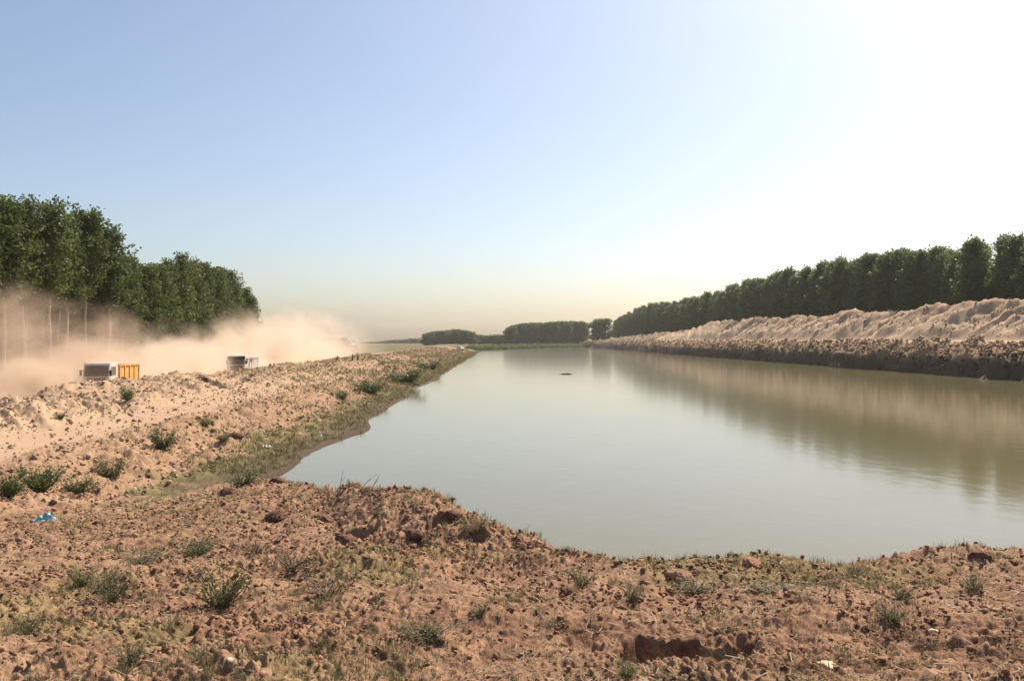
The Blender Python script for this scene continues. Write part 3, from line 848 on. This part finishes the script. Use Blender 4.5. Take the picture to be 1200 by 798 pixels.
scatter_clods('soil_crumbs', np.column_stack([x, y]), height(x, y), sz, M_clod, 'crumbs and clods of dry red brown earth over the foreground', 350)
n = 22000
y = 28 * (420 / 28) ** RNG.random(n); xa = RNG.uniform(-36, -14, n); x = xa - 0.014 * y
keep = (near_ground(x, y) < bank_profile(x, y)) & (RNG.random(n) < 0.25 + 0.75 * (sstep(-24, -27, xa) + sstep(-21, -19, xa)))
x, y = x[keep], y[keep]
scatter_clods('bank_clods', np.column_stack([x, y]), height(x, y), 0.03 + 0.15 * RNG.random(len(x)) ** 5 + y * 0.0004, M_clod_pale, 'lumps of sandy earth over the left embankment', 351)

n = 24000
y = 125 * (700 / 125) ** RNG.random(n); xa = np.where(RNG.random(n) < 0.45, RNG.uniform(82.6, 90, n), RNG.uniform(94, 106, n)); x = xa - 0.014 * y
zz = height(x, y); cutm = xa < 91
keep = RNG.random(n) < np.where(cutm, 0.75, 0.10 + 0.35 * sstep(0.0, 0.4, fbm((y + 0.8 * xa) / 4.0, xa / 9.0, 3, 360)))
x, y, zz, cutm, xa = x[keep], y[keep], zz[keep], cutm[keep], xa[keep]
szc = np.where(cutm, 0.14 + 0.5 * RNG.random(len(x)) ** 3.0, 0.10 + 0.34 * RNG.random(len(x)) ** 4)
M_cut = clod_material('damp_bank_clod', (0.085, 0.064, 0.046))
M_spoil = clod_material('spoil_clod', (0.35, 0.24, 0.158))
lowc = cutm & (zz < 3.9 + 1.3 * vn(y / 5.0, xa / 3.0, 361))
scatter_clods('cut_bank_clods', np.column_stack([x, y])[lowc], zz[lowc], szc[lowc], M_cut, 'dark damp lumps of earth in the cut bank above the water', 352)
scatter_clods('spoil_clods', np.column_stack([x, y])[~lowc], zz[~lowc], szc[~lowc], M_spoil, 'lumps of excavated earth over the spoil heap', 353)
# single lumps one can point at
def rough_template(seed):
    rv, rf = rock_template(seed, 4)
    q = rv * 2.2 + seed
    n_ = 0.22 * fbm(q[:, 0] + q[:, 2] * 0.7, q[:, 1] - q[:, 2] * 0.6, 4, seed) + 0.10 * vn(q[:, 0] * 4 + q[:, 2] * 3, q[:, 1] * 4 - q[:, 2] * 3, seed + 5)
    return rv * (1 + n_)[:, None], rf
LUMPS = [rough_template(440 + s_) for s_ in range(8)]
def lump(name, px, py, wpx, mat, label, cat, k, flat=0.8, y1=60, ax=1.0):
    x, y, z = on_ground(px, py, y1=y1); s = wpx / F * y / 2
    rv, rf = LUMPS[k % 8]
    o = link(name, mesh_np(name, rv * np.array([ax, 1, flat]) * s, rf, 3), mat)
    o.location = (x, y, z + 0.05 * s); o.rotation_euler = (0, 0, rt.uniform(-0.5, 0.5)); tag(o, label, cat)
    return o
M_dark = simple('dark_and_shade_clod', (0.15, 0.085, 0.06), 0.95, vary=0.35, vscale=6, spec=0.1)  # on the mound this dark colour paints in black hollows and shadows
for i, (px, py, w, lab) in enumerate((
    (326, 606, 28, 'dark clod standing for a shadow on the left flank of the mound'), (382, 612, 30, 'dark clod standing for a shadow below the left end of the mound crest'),
    (405, 636, 28, 'dark lump standing for a shadow low on the mound, under its crest'), (487, 630, 26, 'dark clod standing for a shadow in the middle of the mound face'),
    (530, 612, 22, 'dark lump standing for a shadow just under the right shoulder of the mound'), (668, 694, 22, 'dark clod standing for a shadow at the foot of the mound, right side'),
    (625, 640, 24, 'reddish clod on the right shoulder of the mound'), (795, 678, 34, 'low brown clod at the water edge behind the green hollow'),
    (975, 688, 26, 'dark clod on the ridge right of the green hollow'), (880, 662, 30, 'brown clod on the near bank against the water'),
    (1150, 655, 26, 'dark brown clod on the near bank near the right edge'), (270, 580, 30, 'dark clod beside the corner of the water'),
    (325, 567, 22, 'black lump of mud at the tip of the water corner'))):
    lump('earth_clod', px, py, w, M_dark if 'dark' in lab or 'black' in lab else M_clod, lab, 'clod', i)
lump('earth_clod', 118, 616, 20, M_dark, 'reddish dark clod just right of the blue plastic bag', 'clod', 3)
lump('earth_clod', 277, 512, 18, M_dark, 'dark boulder-like clod on the embankment slope', 'clod', 5)
lump('earth_clod', 447, 428, 8, M_dark, 'dark lump on the far left bank crest', 'clod', 6, y1=400)
lump('earth_clod', 242, 446, 9, M_dark, 'dark lump on the berm crest left of the white truck', 'clod', 2, y1=400)
M_pale = simple('pale_stone', (0.72, 0.55, 0.38), 0.8, vary=0.15)
lump('pale_stone', 968, 783, 30, M_pale, 'pale cream stone on bare soil at the bottom right', 'stone', 1, 0.6, ax=1.2)
lump('pale_stone', 269, 775, 11, M_pale, 'small pale stone at the bottom left of the foreground', 'stone', 4)
lump('pale_stone', 235, 788, 9, M_pale, 'tiny pinkish pale stone near the bottom edge, left of the small pale one', 'stone', 6)
lump('pale_stone', 1095, 742, 12, M_pale, 'small flat pale stone in the right foreground', 'stone', 2)

# ------------------------------------------------------------------ litter
def sheet(name, px, py, wpx, hpx, col, label, cat, seed, y1=90, rough=0.35):
    """crumpled plastic: a folded double-walled sheet"""
    x, y, z = on_ground(px, py, y1=y1); w = wpx / F * y; h = hpx / F * y
    rng = np.random.default_rng(seed); n = 15
    u, v = np.meshgrid(np.linspace(-1, 1, n), np.linspace(-1, 1, n), indexing='ij')
    u = u.ravel(); v = v.ravel()
    r = np.maximum(1e-6, np.sqrt(u * u + v * v)); m_ = np.maximum(abs(u), abs(v)); u = u * m_ / r; v = v * m_ / r
    hgt = (1 - m_ ** 1.6) * (0.5 + 0.7 * vn(u * 2.2 + seed, v * 2.2, seed)) + 0.6 * vn(u * 4, v * 4 + seed, seed + 1) * (1 - m_ ** 4)
    V = np.column_stack([u * w / 2 * (1 + 0.2 * vn(v * 3, u * 3, seed + 3)), v * w / 3.2 * (1 + 0.3 * vn(u * 3, v * 3, seed + 4)), np.maximum(hgt, -0.05) * h])
    idx_ = np.arange(n * n).reshape(n, n)
    Q = np.stack([idx_[:-1, :-1], idx_[1:, :-1], idx_[1:, 1:], idx_[:-1, 1:]], -1).reshape(-1, 4)
    low = V.copy(); low[:, 2] = -0.02 - 0.05 * h
    V2 = np.concatenate([V, low]); Q2 = np.concatenate([Q, Q[:, ::-1] + n * n])
    mt = simple(name + '_plastic', col, rough, vary=0.2, vscale=8)
    o = link(name, mesh_np(name, V2, Q2, 4), mt); o.location = (x, y, z + 0.02)
    tag(o, label, cat); return o
sheet('plastic_bag', 53, 611, 26, 7, (0.20, 0.38, 0.42), 'crumpled turquoise blue plastic bag lying at the foot of the bushes', 'bag', 3)
sheet('plastic_litter', 311, 525, 12, 3, (0.62, 0.60, 0.55), 'white scrap of plastic on the mud beside the water corner', 'litter', 8)
sheet('plastic_litter', 375, 513, 6, 4, (0.8, 0.8, 0.74), 'tiny white scrap on the dark mud tongue', 'litter', 9)
sheet('plastic_litter', 538, 446.5, 7, 4, (0.85, 0.83, 0.8), 'white scrap at the waterline far along the left shore', 'litter', 10, y1=200)

# driftwood in the water
Yd = CAM_Z / 0.0395; xd = (663 - 600) / F * Yd
V, Q = join_arrays([tube_arrays([(-1.5, -0.3, -0.05), (-0.6, -0.1, 0.06), (0.5, 0.0, 0.1), (1.4, 0.1, 0.0)], [0.03, 0.11, 0.13, 0.04], 7), tube_arrays([(0.2, 0, 0.1), (0.7, 0.3, 0.32)], [0.05, 0.02], 5)])
o = link('driftwood', mesh_np('driftwood', V, Q, 4, True), M_bark2); o.location = (xd, Yd, 0.0)
tag(o, 'grey log floating alone in the middle of the water', 'log')

# stakes on the far left crest
for i, (px, h, lab) in enumerate(((395, 5, 'short dark stump on the left bank crest, by the round dusty tree'), (413, 7, 'tallest dark stump standing on the far left bank crest'), (419, 6, 'dark stump just right of the tallest one on the far crest'))):
    x, y, z = on_ground(px, 423.0, y1=400); y = min(y, 190); x = (px - 600) / F * y; z = hz(x, y)
    hh = h / F * y
    V, Q = join_arrays([tube_arrays([(0, 0, -0.2), (0.05, 0, hh * 0.6), (0.1, 0.05, hh)], [0.2, 0.16, 0.07], 7), tube_arrays([(0.03, 0, hh * 0.4), (0.4, 0.1, hh * 0.8)], [0.08, 0.03], 5)])
    o = link('stump', mesh_np('stump', V, Q, 4, True), M_twig); o.location = (x, y, z); tag(o, lab, 'stump')

# ------------------------------------------------------------------ vehicles
def bm_box(bm, x0, x1, y0, y1, z0, z1, taper=None):
    vs = [bm.verts.new(c) for c in ((x0, y0, z0), (x1, y0, z0), (x1, y1, z0), (x0, y1, z0), (x0, y0, z1), (x1, y0, z1), (x1, y1, z1), (x0, y1, z1))]
    for f in ((0, 3, 2, 1), (4, 5, 6, 7), (0, 1, 5, 4), (1, 2, 6, 5), (2, 3, 7, 6), (3, 0, 4, 7)):
        bm.faces.new([vs[i] for i in f])
    return vs
def bm_obj(name, bm, mat, parent, bevel=0.0):
    if bevel > 0:
        bmesh.ops.bevel(bm, geom=list(bm.edges), offset=bevel, segments=2, affect='EDGES', profile=0.6)
    bmesh.ops.recalc_face_normals(bm, faces=bm.faces)
    me = bpy.data.meshes.new(name); bm.to_mesh(me); bm.free()
    return link(name, me, mat, parent)
def prism(bm, poly, x0, x1):
    """poly of (y, z) extruded along x"""
    a = [bm.verts.new((x0, q[0], q[1])) for q in poly]; b = [bm.verts.new((x1, q[0], q[1])) for q in poly]
    n_ = len(poly)
    bm.faces.new(a); bm.faces.new(b[::-1])
    for i in range(n_):
        bm.faces.new((a[i], b[i], b[(i + 1) % n_], a[(i + 1) % n_]))
def wheel(parent, x, y, r, w, mt, mr):
    bm = bmesh.new()
    bmesh.ops.create_cone(bm, cap_ends=True, segments=24, radius1=r, radius2=r, depth=w, matrix=Matrix.Translation((x, y, r)) @ Matrix.Rotation(math.pi / 2, 4, 'Y'))
    t = bm_obj('wheel', bm, mt, parent, 0.03)
    bm = bmesh.new(); sx = math.copysign(1, x)
    bmesh.ops.create_cone(bm, cap_ends=True, segments=20, radius1=r * 0.55, radius2=r * 0.4, depth=0.06, matrix=Matrix.Translation((x + sx * (w / 2 + 0.03), y, r)) @ Matrix.Rotation(sx * math.pi / 2, 4, 'Y'))
    bm_obj('rim', bm, mr, t)
M_tyre = simple('dusty_tyre', (0.09, 0.075, 0.06), 0.9, vary=0.3)
M_rim = simple('grey_rim', (0.4, 0.37, 0.33), 0.6)
M_white = simple('white_cab_paint', (0.66, 0.61, 0.54), 0.5, vary=0.2, vscale=2)
M_orange = simple('orange_tipper_paint', (0.74, 0.40, 0.12), 0.5, vary=0.18, vscale=1.5)
M_grey = simple('pale_tipper_paint', (0.66, 0.62, 0.57), 0.5, vary=0.15, vscale=1.5)
M_black = simple('black_plastic', (0.02, 0.02, 0.02), 0.6)
M_glass = simple('dusty_glass', (0.19, 0.155, 0.125), 0.4, vary=0.25, vscale=1.5)
M_lamp = simple('lamp_glass', (0.75, 0.72, 0.65), 0.15)
M_redp = simple('dark_red_paint', (0.25, 0.04, 0.03), 0.5)
M_chas = simple('chassis_grey', (0.10, 0.085, 0.07), 0.8)

def tipper(label, loc, rz, body_mat, visor, red_mark, body_h, snorkel):
    root = thing('dump_truck', label, 'truck', loc, rz)
    W = 1.22
    bm = bmesh.new(); prism(bm, [(0.10, 0.85), (0.02, 1.65), (0.16, 2.82), (0.30, 2.98), (1.75, 2.98), (1.85, 2.85), (1.85, 0.85)], -W, W)
    bm_obj('cab', bm, M_white, root, 0.05)
    bm = bmesh.new(); prism(bm, [(-0.01, 1.72), (0.115, 2.72), (0.135, 2.72), (0.03, 1.72)], -W + 0.13, W - 0.13)
    ws = bm_obj('windscreen', bm, M_glass, root)
    for sx in (-1, 1):
        bm = bmesh.new(); prism(bm, [(0.012, 1.72), (0.095, 2.3), (0.075, 2.3), (-0.012, 1.72)], sx * 0.05, sx * 0.09)
        bm_obj('wiper', bm, M_black, ws)
    bm = bmesh.new(); bm_box(bm, -0.85, 0.85, -0.05, 0.06, 1.05, 1.55)
    g = bm_obj('grille', bm, M_black, root, 0.015)
    bm = bmesh.new()
    for k in range(3): bm_box(bm, -0.8, 0.8, -0.075, -0.052, 1.13 + k * 0.14, 1.18 + k * 0.14)
    bm_obj('slat', bm, M_white, g)
    bm = bmesh.new(); bm_box(bm, -W - 0.02, W + 0.02, -0.16, 0.2, 0.48, 0.84)
    bm_obj('bumper', bm, M_white if not visor else M_chas, root, 0.03)
    for sx in (-1, 1):
        bm = bmesh.new(); bm_box(bm, sx * 0.98 - 0.19, sx * 0.98 + 0.19, -0.03, 0.05, 0.92, 1.12)
        bm_obj('headlight', bm, M_lamp, root, 0.02)
        bm = bmesh.new(); prism(bm, [(0.28, 0.9), (0.28, 1.7), (0.40, 2.72), (1.45, 2.72), (1.45, 0.9)], sx * (W + 0.002), sx * (W + 0.02))
        d = bm_obj('door', bm, M_white, root)
        bm = bmesh.new(); prism(bm, [(0.36, 1.8), (0.46, 2.6), (1.36, 2.6), (1.36, 1.8)], sx * (W + 0.022), sx * (W + 0.034))
        bm_obj('window', bm, M_glass, d)
        bm = bmesh.new(); bm_box(bm, sx * (W + 0.05) if sx > 0 else -(W + 0.09), sx * (W + 0.09) if sx > 0 else -(W + 0.05), 1.2, 1.36, 1.52, 1.57)
        bm_obj('handle', bm, M_black, d)
        bm = bmesh.new(); bm_box(bm, sx * (W + 0.17) - 0.1, sx * (W + 0.17) + 0.1, -0.12, -0.04, 1.75, 2.3)
        mi = bm_obj('mirror', bm, M_black, root, 0.02)
        bm = bmesh.new(); a_, b_ = sorted((sx * (W - 0.02), sx * (W + 0.17))); bm_box(bm, a_, b_, -0.03, 0.12, 2.2, 2.24)
        bm_obj('mirror_arm', bm, M_black, mi)
    if visor:
        bm = bmesh.new(); prism(bm, [(-0.16, 2.50), (0.06, 2.86), (0.14, 2.88), (0.10, 2.74), (-0.10, 2.46)], -W + 0.02, W - 0.02)
        bm_obj('sun_visor', bm, M_black, root)
    if red_mark:
        bm = bmesh.new(); bm_box(bm, W + 0.014, W + 0.03, 2.6, 3.8, 1.95, 2.45)
        bm_obj('dark_panel', bm, M_redp, root)
    if snorkel:
        bm = bmesh.new(); bm_box(bm, -W - 0.30, -W - 0.03, 0.5, 1.0, 1.0, 2.75)
        bm_obj('air_intake', bm, M_black, root, 0.05)
    bm = bmesh.new(); bm_box(bm, -0.55, 0.55, 0.25, 6.6, 0.62, 0.95)
    bm_obj('chassis', bm, M_chas, root)
    bm = bmesh.new(); bm_box(bm, 0.62, 1.12, 2.1, 3.2, 0.5, 0.98)
    bm_obj('fuel_tank', bm, M_chas, root, 0.06)
    # tipper body: open tub with ribs and a headboard
    y0, y1, z0, z1, T = 2.0, 6.7, 1.1, body_h, 0.08
    bm = bmesh.new()
    bm_box(bm, -W, W, y0, y1, z0, z0 + T)
    bm_box(bm, -W, -W + T, y0, y1, z0 + T + .001, z1); bm_box(bm, W - T, W, y0, y1, z0 + T + .001, z1)
    bm_box(bm, -W + T + .001, W - T - .001, y0, y0 + T, z0 + T + .001, z1 + 0.12)
    tub = bm_obj('tipper_body', bm, body_mat, root)
    bm = bmesh.new(); bm_box(bm, -W + T + .001, W - T - .001, y1 - T, y1, z0 + T + .001, z1 - 0.05)
    bm_obj('tailgate', bm, body_mat, root)
    for sx in (-1, 1):
        for k in range(5):
            a_, b_ = sorted((sx * (W + 0.002), sx * (W + 0.075)))
            yy = y0 + 0.15 + k * (y1 - y0 - 0.35) / 4
            bm = bmesh.new(); bm_box(bm, a_, b_, yy, yy + 0.12, z0, z1 - 0.13)
            bm_obj('rib', bm, body_mat, tub)
        a_, b_ = sorted((sx * (W + 0.002), sx * (W + 0.09)))
        bm = bmesh.new(); bm_box(bm, a_, b_, y0, y1, z1 - 0.128, z1)
        bm_obj('top_rail', bm, body_mat, tub)
    for sx in (-1, 1):
        wheel(root, sx * 1.02, 1.05, 0.50, 0.30, M_tyre, M_rim)
        for yy in (4.5, 5.75):
            wheel(root, sx * 0.95, yy, 0.50, 0.52, M_tyre, M_rim)
        bm = bmesh.new()
        arc = [(1.05 + 0.62 * math.cos(t), 0.5 + 0.62 * math.sin(t)) for t in np.linspace(0.15, math.pi - 0.15, 9)]
        arc += [(1.05 + 0.56 * math.cos(t), 0.5 + 0.56 * math.sin(t)) for t in np.linspace(math.pi - 0.15, 0.15, 9)]
        prism(bm, arc, sx * 0.85, sx * (W + 0.03)); bm_obj('mudguard', bm, M_chas, root)
    return root
tipper('white cabbed dump truck with an orange tipper body driving through dust', ((112.5 - 600) / F * 80, 80, 1.42), 0.014, M_orange, False, False, 2.75, False)
tipper('white dump truck with a dark visor and pale body, farther along the dusty road', ((277 - 600) / F * 122, 122, 1.36), 0.014, M_grey, True, True, 2.7, True)

# small far van on the bench
Yv = 430; xv = (539.5 - 600) / F * Yv
van = thing('parked_van', 'small distant white van standing at the far end of the left bank', 'van', (xv, Yv, hz(xv, Yv)), R_(35))
bm = bmesh.new(); prism(bm, [(-2.3, 0.35), (-2.35, 1.0), (-1.6, 1.25), (-1.0, 2.1), (2.2, 2.15), (2.3, 0.35)], -0.95, 0.95); vb = bm_obj('body', bm, M_white, van, 0.06)
bm = bmesh.new(); prism(bm, [(-1.62, 1.30), (-1.08, 2.02), (-1.05, 2.0), (-1.55, 1.28)], -0.8, 0.8); bm_obj('windscreen', bm, M_glass, van)
for sx in (-1, 1):
    bm = bmesh.new(); prism(bm, [(-1.2, 1.3), (-0.8, 1.9), (0.6, 1.9), (0.6, 1.3)], sx * 0.951, sx * 0.97); bm_obj('window', bm, M_glass, van)
    for yy in (-1.5, 1.4): wheel(van, sx * 0.85, yy, 0.34, 0.22, M_tyre, M_rim)

# ------------------------------------------------------------------ dust
def dust_material(name, dens, col, nscale, thr, edge=0.7, soft=1.0, tail=None):
    m, nt, out = new_mat(name)
    v = N(nt, 'ShaderNodeVolumePrincipled'); v.inputs['Color'].default_value = (*col, 1); v.inputs['Anisotropy'].default_value = 0.25
    tc = N(nt, 'ShaderNodeTexCoord')
    ln = N(nt, 'ShaderNodeVectorMath', operation='LENGTH'); nt.links.new(tc.outputs['Object'], ln.inputs[0])
    gm = N(nt, 'ShaderNodeNewGeometry')
    mp = N(nt, 'ShaderNodeMapping'); mp.inputs['Scale'].default_value = (1, 0.75, 1.1); nt.links.new(gm.outputs['Position'], mp.inputs[0])
    nz = noise(nt, mp.outputs[0], nscale, 6, 0.62)
    nn = maprange(nt, nz, thr[0], thr[1], 0.0, 1.0, True)
    rr = math_(nt, 'ADD', ln.outputs['Value'], math_(nt, 'MULTIPLY', math_(nt, 'SUBTRACT', nz, 0.5), -2.4))
    fall = maprange(nt, rr, 1.0, 1 - edge, 0.0, 1.0, True)
    fl2 = math_(nt, 'POWER', maprange(nt, ln.outputs['Value'], 1.0, 0.15, 0, 1), soft)
    d = math_(nt, 'MULTIPLY', math_(nt, 'MULTIPLY', math_(nt, 'MULTIPLY', fall, fl2), math_(nt, 'ADD', nn, 0.15)), dens)
    if tail:
        sx = N(nt, 'ShaderNodeSeparateXYZ'); nt.links.new(tc.outputs['Object'], sx.inputs[0])
        d = math_(nt, 'MULTIPLY', d, maprange(nt, sx.outputs['Y'], tail[0], tail[1], 1.0, 0.03, True))
    nt.links.new(d, v.inputs['Density']); nt.links.new(v.outputs[0], out.inputs['Volume'])
    return m
def dust(label, L, Y, zc, rad, mat):
    bm = bmesh.new(); bmesh.ops.create_icosphere(bm, subdivisions=3, radius=1.0)
    o = bm_obj('dust_cloud', bm, mat, None)
    o.location = (-L - 0.014 * Y, Y, zc); o.scale = rad; o.rotation_euler = (0, 0, 0.014)
    tag(o, label, 'dust', kind='stuff')
DC = (0.95, 0.81, 0.67)
dust('brown dust drifting low among the bare trunks at the left edge', 46.5, 80, 3.2, (11.5, 34, 9.5), dust_material('thin_dust', 0.14, (0.80, 0.635, 0.49), 0.17, (0.47, 0.60), edge=0.4, soft=0.8))
dust('pale dust rolling up behind the orange truck', 43.5, 110, 2.2, (9.5, 42, 5.5), dust_material('truck_dust', 0.36, DC, 0.22, (0.43, 0.57), edge=0.4))
dust('large pale dust cloud trailing behind the second truck', 44, 210, 2.5, (11.5, 120, 12.5), dust_material('trailing_dust', 0.36, DC, 0.16, (0.42, 0.57), edge=0.45, soft=1.25, tail=(-0.75, 0.38)))
dust('puff of dust boiling up right behind the orange truck body', 40.5, 92, 2.2, (4.0, 9, 3.6), dust_material('puff_dust', 0.35, DC, 0.3, (0.36, 0.58)))

dust('thin veil of dust hanging round the front of the orange-bodied truck', 40.5, 74, 2.2, (5.0, 9, 3.6), dust_material('veil_dust', 0.75, (0.90, 0.75, 0.60), 0.35, (0.36, 0.60), soft=0.7))

# ------------------------------------------------------------------ haze
m, nt, out = new_mat('haze_air')
v = N(nt, 'ShaderNodeVolumePrincipled'); v.inputs['Color'].default_value = (0.99, 0.97, 0.95, 1); v.inputs['Density'].default_value = 0.00009; v.inputs['Anisotropy'].default_value = 0.3
nt.links.new(v.outputs[0], out.inputs['Volume'])
bm = bmesh.new(); bm_box(bm, -2000, 2000, -2000, 2000, -3.0, 44.0)
tag(bm_obj('haze', bm, m, None), 'pale dusty haze in the air', 'haze', kind='stuff')

# ------------------------------------------------------------------ light, sky, camera
SUN_EL, SUN_AZ = 49.0, 37.0      # azimuth from +Y (view direction) towards +X (right)
w = bpy.data.worlds.new('World'); SC.world = w; w.use_nodes = True
nt = w.node_tree
for q in list(nt.nodes): nt.nodes.remove(q)
wo = nt.nodes.new('ShaderNodeOutputWorld'); bg = nt.nodes.new('ShaderNodeBackground'); sk = nt.nodes.new('ShaderNodeTexSky')
sk.sky_type = 'NISHITA'; sk.sun_disc = False; sk.sun_elevation = R_(SUN_EL); sk.sun_rotation = R_(SUN_AZ)
sk.altitude = 20; sk.air_density = 0.95; sk.dust_density = 2.0; sk.ozone_density = 0.8
bg.inputs['Strength'].default_value = 0.097
nt.links.new(sk.outputs[0], bg.inputs[0]); nt.links.new(bg.outputs[0], wo.inputs[0])
sl = bpy.data.lights.new('sun', 'SUN'); sl.energy = 5.0; sl.angle = R_(0.5); sl.color = (1.0, 0.875, 0.72)
so = bpy.data.objects.new('sun', sl); COL.objects.link(so)
sd = Vector((math.sin(R_(SUN_AZ)) * math.cos(R_(SUN_EL)), math.cos(R_(SUN_AZ)) * math.cos(R_(SUN_EL)), math.sin(R_(SUN_EL))))
so.rotation_euler = sd.to_track_quat('Z', 'Y').to_euler(); so.location = (30, 10, 60)

cd = bpy.data.cameras.new('camera'); co = bpy.data.objects.new('camera', cd); COL.objects.link(co)
cd.sensor_width = 36.0; cd.lens = 36.0 * F / 1200.0; cd.clip_start = 0.1; cd.clip_end = 12000
co.location = (0, 0, CAM_Z); co.rotation_euler = (R_(90), 0, 0)
SC.camera = co

SC.render.engine = 'CYCLES'
cy = SC.cycles
cy.use_denoising = True
cy.max_bounces = 6; cy.diffuse_bounces = 2; cy.glossy_bounces = 2; cy.transmission_bounces = 2; cy.volume_bounces = 2; cy.transparent_max_bounces = 8
cy.volume_step_rate = 0.14; cy.volume_max_steps = 256
cy.caustics_reflective = False; cy.caustics_refractive = False
vs_ = SC.view_settings
vs_.view_transform = 'Standard'; vs_.look = 'None'; vs_.exposure = 0.58; vs_.gamma = 1.0; vs_.use_curve_mapping = False
